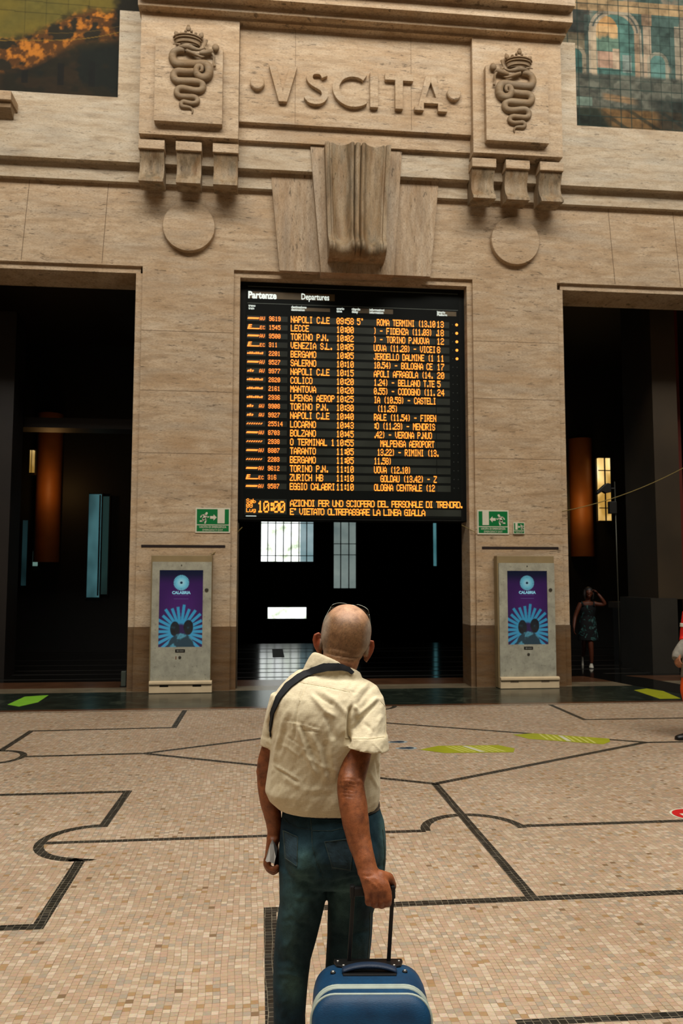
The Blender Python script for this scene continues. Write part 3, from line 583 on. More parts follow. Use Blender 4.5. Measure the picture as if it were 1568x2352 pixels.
# ================================================================== lettering
FONT5 = {k: [int(h, 16) for h in v.split()] for k, v in {
 'A':'7C 12 11 12 7C','B':'7F 49 49 49 36','C':'3E 41 41 41 22','D':'7F 41 41 41 3E','E':'7F 49 49 49 41','F':'7F 09 09 09 01','G':'3E 41 49 49 7A','H':'7F 08 08 08 7F','I':'00 41 7F 41 00','J':'20 40 41 3F 01','K':'7F 08 14 22 41','L':'7F 40 40 40 40','M':'7F 02 0C 02 7F','N':'7F 04 08 10 7F','O':'3E 41 41 41 3E','P':'7F 09 09 09 06','R':'7F 09 19 29 46','S':'26 49 49 49 32','T':'01 01 7F 01 01','U':'3F 40 40 40 3F','V':'1F 20 40 20 1F','X':'63 14 08 14 63','Z':'61 51 49 45 43',
 '0':'3E 51 49 45 3E','1':'00 42 7F 40 00','2':'62 51 49 49 46','3':'22 49 49 49 36','4':'18 14 12 7F 10','5':'27 45 45 45 39','6':'3E 49 49 49 32','7':'01 71 09 05 03','8':'36 49 49 49 36','9':'26 49 49 49 3E',
 '(':'00 00 3E 41 00','-':'08 08 08 08 00','.':'00 60 60 00 00',')':'00 41 3E 00 00',':':'00 36 36 00 00',"'":'00 03 03 00 00',' ':'00 00 00 00 00',
 'a':'20 54 54 54 78','b':'7F 48 48 48 30','g':'18 A4 A4 A4 7C','u':'3C 40 40 20 7C'}.items()}
def dots(mb, txt, x, z, w, h, Y, adv=None, maxw=None):
    """dot-matrix text: x,z left top in metres on plane Y, cell width w and height h per glyph"""
    cw, ch = w/5.9, h/7.0; adv = adv or w*1.12
    for c in txt:
        g = FONT5.get(c, FONT5[' '])
        for i, colb in enumerate(g):
            k = 0
            while k < 8:
                if colb >> k & 1:
                    e = k
                    while e < 7 and colb >> (e+1) & 1: e += 1
                    a = x+i*cw; mb.add([(a, Y, z-(e+1)*ch), (a+cw*1.0, Y, z-(e+1)*ch), (a+cw*1.0, Y, z-k*ch), (a, Y, z-k*ch)], [(0,1,2,3)]); k = e+1
                else: k += 1
        x += adv*(.62 if c in '.:\'' else 1)
    return x
def text_mesh(txt, size, x, z, Y, name, m, parent, off=0.0, align='LEFT', sx=1.0, normal='-y'):
    c = bpy.data.curves.new('t', 'FONT'); c.body = txt; c.size = size; c.offset = off; c.align_x = align; c.resolution_u = 3
    o = bpy.data.objects.new('t', c); COL.objects.link(o); dg = bpy.context.evaluated_depsgraph_get(); me = bpy.data.meshes.new_from_object(o.evaluated_get(dg)); bpy.data.objects.remove(o)
    v = vco(me); setco(me, np.stack([x+v[:,0]*sx, np.full(len(v), Y), z+v[:,1]], 1)); me.materials.clear(); me.materials.append(m); me.name = name
    n = bpy.data.objects.new(name, me); COL.objects.link(n); put(n, parent); return n
AMBER = glow('amber_diodes', (255, 146, 44), 1.9); AMBER2 = glow('amber_diodes_dim', (255, 134, 46), 1.9); WHITED = glow('white_print', (226, 234, 222), 1.1)
# ================================================================== departures board
YBD = 12.62
bd = empty('departures_board', W(1.48, 2.59, YBD), 'huge black departures board with amber train times under the keystone', 'departures board')
k = YBD/12.4; BX = lambda x: x*k; BZ = lambda z: EYE+(z-EYE)*k
q = MB(); q.box(BX(-.355), BX(3.325), YBD, YBD+.4, BZ(2.6), BZ(6.47)); q.build('housing', plain('board_housing', (10, 12, 10), .6, var=.2, spec=.15), bd, bevel=.008)
q = MB(); q.box(BX(-.26), BX(3.19), YBD-.008, YBD, BZ(2.64), BZ(6.36)); q.build('display_glass', plain('board_face', (9, 13, 11), .6, var=.15, scale=3, spec=.1), bd)
BAND = plain('led_strip', (46, 50, 45), .3, var=.45, scale=1.6, spec=.4); BROWNB = plain('title_strip', (84, 70, 46), .5, var=.2)
RULE = plain('rule', (82, 90, 84), .5); YT = YBD-.016; YS = YBD-.011
for a, b_, z0, z1 in ((-.22, 1.155, 6.125, 6.235), (.46, 1.08, 5.945, 6.0), (1.43, 2.10, 5.945, 6.02), (2.83, 3.14, 5.945, 6.02)): q = MB(); q.box(BX(a), BX(b_), YS, YBD-.008, BZ(z0), BZ(z1)); q.build('title_strip', BROWNB, bd)
for z in (6.318, 6.045): q = MB(); q.box(BX(-.23), BX(3.17), YS, YBD-.008, BZ(z)-.004, BZ(z)+.004); q.build('rule_line', RULE, bd)
text_mesh('Partenze', .158, BX(-.225), BZ(6.125), YT, 'title', WHITED, bd, off=.006, sx=.82)
text_mesh('Departures', .142, BX(.615), BZ(6.132), YT, 'title', WHITED, bd, off=.002, sx=.70)
for x, t1, t2 in ((-.215, 'treno', 'train'), (.46, 'destinazione', 'destination'), (1.185, 'orario', 'time'), (1.43, 'ritardo', 'delay'), (1.715, 'informazioni', 'information'), (2.82, 'binario', 'Platform')):
    for t, z in ((t1, 5.985), (t2, 5.942)): text_mesh(t, .056, BX(x), BZ(z), YT, 'column_heading', WHITED, bd, off=.0012, sx=.88)
LAMPOFF = plain('lamp_off', (46, 52, 48), .5)
ROWS = [('f','9619','NAPOLI C.LE','09:58',"5'",' ROMA TERMINI (13.10','13',1),('e','1545','LECCE','10:00','',') - FIDENZA (11.03) .','18',1),('f','9500','TORINO P.N.','10:02','',') - TORINO P.NUOVA','12',1),('e','311','VENEZIA S.L.','10:05','','UOVA (11.28) - VICEI','8',1),('r','2201','BERGAMO','10:05','','JERDELLO DALMINE (1','11',1),('f','9527','SALERNO','10:10','','10.54) - BOLOGNA CE','17',0),('i','9977','NAPOLI C.LE','10:15','','APOLI AFRAGOLA (14.','20',0),('r','2820','COLICO','10:20','','1.24) - BELLANO T.TE','5',0),('r','2161','MANTOVA','10:20','','0.55) - CODOGNO (11.','24',0),('r','2936','LPENSA AEROP','10:25','','IA (10.59) - CASTELI','',0),('i','9908','TORINO P.N.','10:30','',' (11.35)','',0),('i','9927','NAPOLI C.LE','10:40','','RALE (11.54) - FIREN','',0),('s','25514','LOCARNO','10:43','',':O (11.29) - MENDRIS','',0),('f','8703','BOLZANO','10:45','','.42) - VERONA P.NUO','',0),('s','2938','O TERMINAL 1','10:55','','  MALPENSA AEROPORT','',0),('f','8807','TARANTO','11:05','',' 13.22) - RIMINI (13.','',0),('s','2203','BERGAMO','11:05','','11.58)','',0),('f','9612','TORINO P.N.','11:10','','UOVA (12.10)','',0),('e','316','ZURICH HB','11:10','','  GOLDAU (13.42) - Z','',0),('f','9587','EGGIO CALABRI','11:10','','OLOGNA CENTRALE (12','',0)]
for i, (ty, num, dest, tm, dl, info, pl, lit) in enumerate(ROWS):
    zc = 5.80-(5.80-3.128)*i/19; hh = .056
    q = MB()
    for a, b_, ex in ((-.235, .065, 0), (.105, .405, 0), (.45, 2.79, 0), (2.80, 3.02, 0)):
        if a < .4: q.box(BX(a), BX(b_), YS, YBD-.008, BZ(zc-.045), BZ(zc+.042))
        else: q.box(BX(a), BX(b_), YS, YBD-.008, BZ(zc-hh), BZ(zc+hh-.012))
    row = q.build('departure_row', BAND, bd)
    ch = .108*k; cw = .062*k
    def field(name, t, x, w, adv, h=ch, dz=0, m=AMBER):
        if not t: return
        q = MB(); dots(q, t, BX(x), BZ(zc)+h/2+dz, w, h, YT, adv=adv*k); q.build(name, m, row)
    field('destination', dest, .456, cw, .0565*(12.6/13) if len(dest) > 12 else .0588); field('time', tm, 1.185, cw, .0615); field('delay', dl, 1.515, cw, .0615)
    field('information', info, 1.785, cw*.9, .0515); field('platform_number', pl, 2.815, cw, .062); field('train_number', num, .112, .045*k, .047, .074*k, 0, AMBER2)
    q = MB()
    # train-type emblem: slanted strokes
    def sl(x0, x1, z0, z1, s=.012): q.add([(BX(x0), YT, BZ(zc+z0)), (BX(x1), YT, BZ(zc+z0)), (BX(x1+s), YT, BZ(zc+z1)), (BX(x0+s), YT, BZ(zc+z1))], [(0,1,2,3)])
    if ty == 'f': sl(-.23, -.055, -.014, .014); 
    if ty == 'e': sl(-.23, -.205, -.036, .04, .022); sl(-.205, -.165, .022, .04); sl(-.21, -.17, -.006, .008); sl(-.215, -.045, -.036, -.018)
    if ty == 'r':
        for j in range(8): sl(-.23+.032*j, -.205+.032*j, -.016, .012+(.006 if j % 3 else -.004), .006)
    if ty == 'i':
        for j in range(3): sl(-.225+.035*j, -.20+.035*j, -.02, .01+.012*(j % 2), .01)
    if ty == 's':
        for j in range(7): sl(-.23+.036*j, -.212+.036*j, -.014, .012, .022)
    q.build('train_emblem', AMBER2, row); q = MB()
    if ty in 'fi': dots(q, 'AV', BX(-.035), BZ(zc)+.03, .042*k, .062*k, YT, adv=.044*k)
    if ty == 'e': dots(q, 'EC', BX(-.03), BZ(zc)+.02, .04*k, .055*k, YT, adv=.044*k)
    if q.v: q.build('train_class', AMBER2, row)
    for dx in (0, .07):
        q = MB(); c = Vector((BX(3.075+dx), YS, BZ(zc+.005))); r = .023 if (lit and dx) else .008
        q.prism([(c.x+r*math.cos(2*PI*j/12), YS, c.z+r*math.sin(2*PI*j/12)) for j in range(12)], (0, .003, 0)); q.build('departure_lamp', AMBER if lit and dx else LAMPOFF, row)
foot = MB(); foot.box(BX(-.24), BX(.41), YS, YBD-.008, BZ(2.69), BZ(2.925))
for z in (2.865, 2.735): foot.box(BX(.45), BX(3.185), YS, YBD-.008, BZ(z-.055), BZ(z+.05))
fr = foot.build('message_strip', BAND, bd)
q = MB(); dots(q, 'AZIONOI PER UNO SCIOPERO DEL PERSONALE DI TRENORD.', BX(.462), BZ(2.918), .0715*k, .104*k, YT, adv=.0552*k); dots(q, "E' VIETATO OLTREPASSARE LA LINEA GIALLA", BX(.462), BZ(2.786), .0715*k, .104*k, YT, adv=.0553*k)
for t, z in (('Sab', 2.928), ('09', 2.855), ('Lug', 2.785)): dots(q, t, BX(-.215), BZ(z), .055*k, .066*k, YT, adv=.05*k)
q.build('message_text', AMBER, fr)
q = MB(); dots(q, '10:00', BX(-.045), BZ(2.895), .105*k, .18*k, YT, adv=.094*k); q.build('clock_digits', AMBER, fr)
q = MB(); q.box(BX(-.22), BX(-.06), YS, YBD-.008, BZ(2.655), BZ(2.664)); q.build('date_rule', WHITED, fr)
# ================================================================== advertising kiosks
GREYP = NT('kiosk_grey'); f = GREYP.noise(GREYP.geo(), 7, 5, .65); g = GREYP.noise(GREYP.geo(), 22, 3, .6)
GREYP.base(GREYP.mix(GREYP.ramp(g, [(.60, (0,0,0)), (.72, (.5,)*3)]), GREYP.ramp(f, [(.3, lin((138,136,122))), (.7, lin((172,170,152)))]), (*lin((80,76,62)), 1))); GREYP.p(.55, spec=.3); GREYP = GREYP.m
TANM = plain('kiosk_tan', (136, 118, 84), .5, var=.15, scale=4); CREAM = plain('kiosk_cream', (205, 184, 150), .45, var=.12, scale=5); BLK = plain('black_plastic', (14, 14, 14), .4)
def adpic(u, v):
    """u 0..1 across, v 0..1 up"""
    n = fbm(u*6, v*10, 41); x = (u-.5)*.565; y = v; c = np.tile(np.array(lin((66, 34, 92))), (len(u), 1))
    c = mixc(c, (24, 30, 56), ss(.80, .97, v)); c = mixc(c, (92, 44, 118), ss(.32, .05, np.hypot(x, v-.56))*.55); c = mixc(c, (40, 30, 78), ss(.45, .2, v)*.8)
    cx, cy = .0, .20; ang = np.arctan2(v-cy, x-cx); r = np.hypot(x-cx, v-cy); N_ = 26; s = ang/(2*PI)*N_; fr_ = np.abs(s-np.round(s))*2; rid = np.round(s).astype(int)
    R1 = .33+.022*np.sin(rid*2.3)
    pet = ss(.60, .48, fr_*(1+.0*r))*ss(.10, .14, r)*ss(R1+.008, R1-.008, r); pet *= (fr_*r*2*PI/N_/2 < .0165).astype(float)*.0+1
    wid = ss(.0205, .0165, fr_*.5*2*PI*r/N_); pet = np.minimum(wid, ss(.08, .12, r)*ss(R1+.006, R1-.006, r)); c = mixc(c, (64, 172, 212), pet*.92)
    # two dark antique heads and shoulders
    for sx, hx in ((-1, -.075), (1, .10)):
        d = np.hypot((x-hx)/.062, (v-.245-.01*sx)/.098)+.18*(n-.5); m = ss(1.03, .93, d); c = mixc(c, (20, 36, 44), m); c = mixc(c, (56, 104, 116), m*ss(.52, .7, n)*.6); c = mixc(c, (14, 20, 26), m*ss(.45, .3, n)*.6)
    d = np.hypot((x-.01)/.17, (v-.01)/.165)+.2*(n-.5); m = ss(1.02, .94, d); c = mixc(c, (28, 66, 80), m); c = mixc(c, (96, 176, 196), m*ss(.55, .72, fbm(u*9+2, v*14, 44))*.8)
    # flower emblem
    r = np.hypot(x, (v-.835)); a = np.arctan2(v-.835, x)/(2*PI)*30; f_ = np.abs(a-np.round(a))*2
    fl_ = ss(.104, .098, r+.012*ss(.5, .9, f_))*ss(.95, .6, f_*ss(.02, .09, r)); c = mixc(c, (128, 216, 236), fl_); c = mixc(c, (196, 240, 244), fl_*ss(.07, .02, r)*.6); c = mixc(c, (20, 44, 70), ss(.019, .015, r))
    return c
def kiosk(x0, x1, zt, xs0, xs1, side, label):
    dep = .2; Yk = 12.4-dep; o = empty('advertising_kiosk', W((x0+x1)/2, 0, Yk), label, 'advertising kiosk', 'advertising kiosks')
    A = W(x0, zt, Yk); B_ = W(x1, zt, Yk); z1 = W(x0, 1.945, Yk).z; z0 = W(x0, .155, Yk).z
    q = MB(); q.box(A.x, B_.x, Yk, 12.375, .005, A.z); q.build('cabinet', TANM, o, bevel=.006)
    fx0, fx1 = A.x+.022, B_.x-.006; sc0, sc1 = W(xs0, 1.82, Yk-.02), W(xs1, .655, Yk-.02)
    q = MB(); Y0, Y1 = Yk-.022, Yk
    for a, b_, c, d in ((fx0, sc0.x, z0, z1), (sc1.x, fx1, z0, z1), (sc0.x, sc1.x, sc0.z, z1), (sc0.x, sc1.x, z0, sc1.z)): q.box(a, b_, Y0, Y1, c, d)
    q.build('front_panel', GREYP, o)
    q = MB(); nx, nz = 110, 196; q.grid(lambda u, v: (sc0.x+(sc1.x-sc0.x)*u, Yk-.006, sc1.z+(sc0.z-sc1.z)*v), nx, nz)
    t = attrmat('advert_screen', rough=.12, es=.42 if side == 'left' else .36, spec=.5); s = q.build('advert_screen', t.m, o, fix=False)
    u, v = np.meshgrid(np.linspace(0, 1, nx+1), np.linspace(0, 1, nz+1)); setcol(s.data, adpic(u.ravel(), v.ravel()))
    mx = (sc0.x+sc1.x)/2; H = sc0.z-sc1.z; lt = glow('advert_lettering', (150, 222, 240), .55)
    text_mesh('CALABRIA', H*.052, mx, sc1.z+H*.688, Yk-.0075, 'lettering', lt, s, off=.0025, align='CENTER', sx=.98)
    q = MB(); q.box(mx-H*.10, mx+H*.10, Yk-.008, Yk-.007, sc1.z+H*.668, sc1.z+H*.671); q.box(mx-H*.095, mx+H*.095, Yk-.008, Yk-.007, sc1.z+H*.622, sc1.z+H*.626); q.build('underline', glow('advert_lines', (120, 110, 170), .35), s)
    q = MB(); zb = z0; e = .012
    prof = [(Yk, zb), (Yk-.06, zb), (Yk-.085, zb-.012), (Yk-.085, zb-.045), (Yk-.06, zb-.05), (Yk-.06, .006), (Yk, .006)]
    q.prism([(A.x+.012, y, z) for y, z in prof], (B_.x-A.x+.012, 0, 0)); pl = q.build('plinth', CREAM, o, bevel=.003)
    q = MB()
    for t_ in (.17, .70): q.box(A.x+.012+(B_.x-A.x)*t_, A.x+.012+(B_.x-A.x)*(t_+.14), Yk-.062, Yk-.058, zb-.085, zb-.058)
    q.build('slot', BLK if side == 'left' else plain('scuff', (120, 104, 84), .7), pl)
    zl = sc1.z-.055; q = MB(); q.box(mx-.072, mx+.072, Yk-.026, Yk-.02, zl-.022, zl+.022); lb = q.build('name_plate', BLK, o)
    q = MB(); q.box(mx-.05, mx-.02, Yk-.028, Yk-.026, zl-.01, zl+.008); q.box(mx-.012, mx+.055, Yk-.028, Yk-.026, zl-.007, zl+.004); q.build('plate_mark', plain('plate_grey', (120, 120, 112), .5), lb)
    def disc(x, z, r, name, m, y=Yk-.03):
        q = MB(); q.loft([[(x+rr*math.cos(2*PI*j/16), yy, z+rr*math.sin(2*PI*j/16)) for j in range(16)] for rr, yy in ((r, Yk-.02), (r, y), (r*.6, y-.003))]); q.build(name, m, o, auto=40)
    ST = plain('lock_steel', (92, 90, 82), .35, .8); disc(mx-.002, zl-.095, .021, 'lock', ST); disc(fx1-.07, sc1.z+H*.74, .028, 'lock', ST); disc(mx, z1-.05, .008, 'camera_hole', BLK)
    if side == 'left': q = MB(); q.box(mx-.065, mx-.052, Yk-.025, Yk-.02, zl-.125, zl-.08); q.build('sticker_scrap', plain('rust', (110, 64, 36), .8), o)
kiosk(-1.645, -.725, 2.045, -1.515, -.86, 'left', 'grey advertising kiosk with purple screen on the left pier')
kiosk(3.76, 4.70, 2.06, 3.925, 4.58, 'right', 'grey advertising kiosk with purple screen on the right pier')
# ================================================================== exit signs
GRN = plain('sign_green', (0, 108, 52), .4, var=.06); WHT = plain('sign_white', (205, 200, 180), .5, var=.05)
def runner(q, x, z, h, s, Y):                      # figure running towards +s
    def st(pts, w):
        for a, b_ in zip(pts, pts[1:]):
            a = Vector((x+s*a[0]*h, z+a[1]*h)); b_ = Vector((x+s*b_[0]*h, z+b_[1]*h)); d = (b_-a).normalized(); n = Vector((-d.y, d.x))*w*h/2; a = a-d*w*h*.35; b_ = b_+d*w*h*.35
            q.prism([(p.x, Y, p.y) for p in (a+n, b_+n, b_-n, a-n)], (0, .002, 0))
    q.prism([(x+s*(.16+.11*math.cos(j*PI/8))*h, Y, z+(.86+.11*math.sin(j*PI/8))*h) for j in range(16)], (0, .002, 0))
    st([(.06,.70),(-.10,.36)], .24); st([(-.06,.38),(.12,.22),(.02,-.08)], .13); st([(-.12,.36),(-.20,.12),(-.44,.10)], .13); st([(.0,.70),(-.28,.68),(-.40,.48)], .10); st([(.10,.66),(.22,.46),(.36,.52)], .10)
def exitsign(x0, x1, z0, z1, Y, dirn, label, small=False, name='exit_sign'):
    a = W(x0, z0, Y); c = W(x1, z1, Y); w, h = c.x-a.x, c.z-a.z; o = empty(name, ((a.x+c.x)/2, Y, a.z), label, 'exit sign')
    q = MB(); q.box(a.x, c.x, Y, 12.4, a.z, c.z); q.build('plate', WHT, o)
    q = MB(); m = .02*h/.38; q.box(a.x+m, c.x-m, Y-.002, Y, a.z+h*.335, c.z-m); q.box(a.x+m, c.x-m, Y-.002, Y, a.z+m, a.z+h*.30); q.build('green_field', GRN, o)
    q = MB(); y = Y-.005; X = (lambda f: a.x+w*f) if dirn > 0 else (lambda f: c.x-w*f)
    dx = sorted((X(.635), X(.84))); q.box(dx[0], dx[1], y, y+.002, a.z+h*.38, c.z-h*.045)
    q.build('door_symbol', WHT, o)
    q = MB(); ar = [(.42,.56),(.52,.56),(.52,.49),(.61,.615),(.52,.74),(.52,.67),(.42,.67)]; q.prism([(X(u), y, a.z+h*v) for u, v in ar], (0, .002, 0)); q.build('arrow', WHT, o)
    q = MB(); runner(q, X(.27), a.z+h*.42, h*.42, dirn, y); q.build('running_figure', WHT, o)
    for t, sz, zz, of in (('USCITA DI EMERGENZA', .085, .195, .002), ('EMERGENCY EXIT', .085, .075, 0)):
        text_mesh(t, h*sz*1.28, (a.x+c.x)/2, a.z+h*zz, Y-.004, 'lettering', WHT, o, off=of*h, align='CENTER', sx=.94*w/h/1.39*(.99 if of else 1.0))
exitsign(-.99, -.46, 2.395, 2.78, 12.385, 1, 'green emergency exit sign with arrow pointing right on the left pier')
exitsign(3.45, 3.965, 2.40, 2.79, 12.385, -1, 'large green emergency exit sign with arrow pointing left on the right pier')
exitsign(4.04, 4.225, 2.41, 2.595, 12.37, -1, 'tiny green exit sign right of the large one on the right pier')
# ================================================================== floor stickers
LIME = plain('sticker_lime', (146, 150, 26), .5, var=.12, scale=6); LIME2 = plain('sticker_green', (124, 186, 52), .4, var=.12, scale=6); STW = plain('sticker_white', (190, 190, 170), .5)
def decal(name, pts, m, label, cat, z=.0022, fix=True):
    P = [Vector((x, y, z)) for x, y in pts]; q = MB(); q.prism([p-Vector((0,0,z-.0011)) for p in P], (0, 0, z-.0011)); o = recentre(q.build(name, m)); return tag(o, label, cat)
def arrow_decal(name, tip, tail, w, head, label, bev):
    tip, tail = Vector(tip), Vector(tail); d = (tail-tip).normalized(); n = Vector((-d.y, d.x))*w/2; L = (tail-tip).length
    e = empty(name, (*((tip+tail)/2), 0), label, 'floor sticker')
    q = MB(); pts = [tip, tip+d*head+n, tail-d*bev+n, tail+d*0, tail-d*(.06)-n, tip+d*head-n]
    q.prism([(p.x, p.y, .0011) for p in pts], (0, 0, .001)); q.build('sheet', LIME, e)
    for j in range(8):
        c = tip+d*(head+.12+j*(L-head-.3)/7.5); sl = d*.06; wd = .026 if j != 3 else .05
        a = c+n*.8-sl; b_ = c-n*.8+sl; q = MB(); q.prism([(p.x, p.y, .0022) for p in (a, a+d*wd, b_+d*wd, b_)], (0, 0, .0006)); q.build('stripe', STW if j == 3 else plain('stripe_pale', (186, 186, 96), .5), e)
arrow_decal('arrow_sticker', (1.60,7.97), (2.56,7.93), .34, .22, 'lime arrow sticker on the mosaic, the one nearer the viewer', .12)
arrow_decal('arrow_sticker', (2.76,8.62), (3.66,8.16), .33, .2, 'lime arrow sticker on the mosaic, the one farther right', .02)
decal('lozenge_sticker', [(-3.35,11.28),(-3.33,12.0),(-3.03,12.12),(-3.0,11.45),(-3.15,11.1)], LIME2, 'bright green lozenge sticker on the dark strip at far left', 'floor sticker')
decal('lozenge_sticker', [(5.70,11.82),(5.98,11.98),(6.1,11.7),(5.97,10.95),(5.66,10.95)], LIME, 'yellow green lozenge sticker on the dark strip at far right', 'floor sticker')
FB = plain('sticker_navy', (24, 44, 60), .5); FBW = plain('sticker_pale_blue', (150, 166, 170), .5)
e = empty('footprints_sticker', (1.46, 8.2, 0), 'pair of blue footprints sticker just right of the man', 'floor sticker')
for yy, xx in ((8.36, 1.44), (8.05, 1.48)):
    for nm, m, z, k_ in (('footprint_border', FBW, .0012, 1.0), ('footprint', FB, .0024, .72)):
        pts = [(xx+k_*(.11*math.cos(t)), yy+k_*(.055*math.sin(t)*(1.15 if math.cos(t) > 0 else .8))) for t in np.linspace(0, 2*PI, 24)[:-1]]
        q = MB(); q.prism([(a, b_, z) for a, b_ in pts], (0, 0, .001)); q.build(nm, m, e)
e = empty('no_entry_sticker', (3.13, 5.62, 0), 'round red sticker with white rim on the floor at right edge', 'floor sticker')
for nm, r, m, z in (('rim', .155, STW, .0012), ('red_disc', .138, plain('sticker_red', (176, 20, 22), .5), .0024)):
    q = MB(); q.prism([(3.125+r*math.cos(t), 5.625+r*.98*math.sin(t), z) for t in np.linspace(0, 2*PI, 40)[:-1]], (0, 0, .001)); q.build(nm, m, e)
q = MB(); q.box(3.04, 3.21, 5.60, 5.65, .0035, .0042); q.build('bar', STW, e)
q = at(628, 1493, 1)  ; a = fl(626, 1510); c = fl(649, 1491)
decal('floor_patch', [(a.x, a.y), (c.x-.02, a.y), (c.x, c.y), (a.x+.02, c.y)], plain('patch_grey', (70, 74, 68), .6), 'square grey patch on the shiny floor beyond the doorway', 'floor patch')
# ================================================================== lamps, poles and cables
GOLD = glow('lamp_glass', (255, 206, 122), 1.15); IRON = plain('black_iron', (15, 14, 12), .5)
def lantern(l, r, tp, bp, Y, label, bars, e):
    a = at(l, tp, Y); c = at(r, bp, Y); o = empty('wall_lantern', ((a.x+c.x)/2, Y, c.z), label, 'lamp'); w = c.x-a.x; h = a.z-c.z
    q = MB(); q.box(a.x-.03, c.x+.03, Y+.12, Y+.16, c.z-.03, a.z+.03); q.box(a.x-.03, c.x+.03, Y-.03, Y+.12, a.z, a.z+.04); q.box(a.x-.03, c.x+.03, Y-.03, Y+.12, c.z-.04, c.z)
    q.box(a.x+w*.46, a.x+w*.56, Y-.02, Y+.05, c.z, a.z)
    for f in bars: q.box(a.x-.01, c.x+.01, Y-.02, Y+.01, c.z+h*f-.012, c.z+h*f+.012)
    q.build('lantern_frame', IRON, o)
    for x0, x1 in ((a.x, a.x+w*.45), (a.x+w*.57, c.x)):
        q = MB(); q.box(x0, x1, Y, Y+.1, c.z, a.z); t = NT('lamp_glass_lit'); t.base((.05,.04,.02)); p = t.geo(); n = t.noise(p, 1.6, 1)
        t.p(.4, em=t.ramp(n, [(.35, lin((168,128,58))), (.55, lin((255,214,136))), (.68, lin((255,240,206)))]), es=e); q.build('glass_pane', t.m, o)
    return (a+c)/2
m1 = lantern(1374, 1404, 1052, 1196, 19.0, 'tall glowing wall lantern in the right hand bay', (.2, .46, .8), 1.0)
m2 = lantern(69, 76, 1034, 1086, 18.3, 'narrow slit of a yellow lamp in the left hand bay', (), .5)
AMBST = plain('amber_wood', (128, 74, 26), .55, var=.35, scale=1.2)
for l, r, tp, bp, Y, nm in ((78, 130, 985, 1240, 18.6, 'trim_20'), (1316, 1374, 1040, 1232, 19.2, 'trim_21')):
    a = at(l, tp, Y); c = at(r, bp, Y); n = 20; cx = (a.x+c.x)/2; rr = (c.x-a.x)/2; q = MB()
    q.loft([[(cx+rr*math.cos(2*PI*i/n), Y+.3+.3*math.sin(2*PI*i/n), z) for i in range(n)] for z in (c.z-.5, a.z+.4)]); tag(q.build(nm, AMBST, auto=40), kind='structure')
pl = at(102, 1120, 17.6); point('lamp_glow_left', (pl.x, 18.05, pl.z+.1), 7, (1, .52, .16), .12)
pl = at(1346, 1140, 18.3); point('lamp_glow_right', (pl.x, 18.65, pl.z-.15), 11, (1, .58, .2), .12)
a = at(1411, 1106, 14.0); c = at(1421, 1478, 14.0); o = empty('camera_pole', (c.x, 14, c.z), 'thin pole with a black camera in front of the glowing lantern', 'pole')
base = fl(1424, 1556); q = MB(); q.tube([(a.x, 14, a.z), (a.x+.01, 14, 0)], .011, 8); q.build('pole', plain('pole_grey', (70, 70, 62), .4, .6), o, smooth=True)
b0 = at(1370, 1134, 14); b1 = at(1404, 1109, 14); q = MB(); q.prism([at(*p, 13.94) for p in ((1370,1131),(1373,1127),(1390,1112),(1396,1109),(1403,1111),(1404,1130),(1392,1133),(1384,1128),(1373,1136))], (0, .1, 0)); q.build('camera_head', IRON, o, bevel=.01)
q = MB(); q.tube([at(1403,1122,14), (a.x, 14, at(1403,1122,14).z)], .014, 8); q.build('bracket_arm', IRON, o)
q = MB(); x0 = at(1397, 1152, 14); x1 = at(1407, 1180, 14); q.box(x0.x, a.x+.01, 13.95, 14.05, x1.z, x0.z); q.build('junction_box', IRON, o, bevel=.008)
ROPE = plain('cord_yellow', (120, 104, 56), .8)
def cable(p0, p1, sag, r, label, m=ROPE):
    q = MB(); P = [Vector(p0).lerp(Vector(p1), t)+Vector((0, 0, -sag*4*t*(1-t))) for t in np.linspace(0, 1, 24)]; q.tube(P, r, 6); o = recentre(q.build('cable', m, smooth=True)); return tag(o, label, 'cable')
cable(W(4.855, 2.78, 12.388), (9.32, 12.388, 5.2), .39, .0065, 'thin yellow cord strung from the right pier to the right edge')
cable(at(484, 1276, 12.37), at(556, 1211, 12.6), .02, .006, 'thin cord slanting above the left kiosk')
cable(at(1060, 1206, 12.6), at(1090, 1222, 12.37), .0, .006, 'short cord between the board and the right pier')
a = at(286, 1541, 12.95); b_ = fl(287, 1586); o = empty('floor_post', (a.x, 12.9, 0), 'short grey post at the foot of the left pier', 'post')
q = MB(); q.box(a.x-.045, a.x+.03, 12.9, 12.97, .012, a.z); q.build('shaft', plain('post_grey', (72, 80, 72), .5), o, bevel=.008); q = MB(); q.box(a.x-.06, a.x+.045, 12.88, 12.99, 0, .014); q.build('foot_plate', IRON, o)
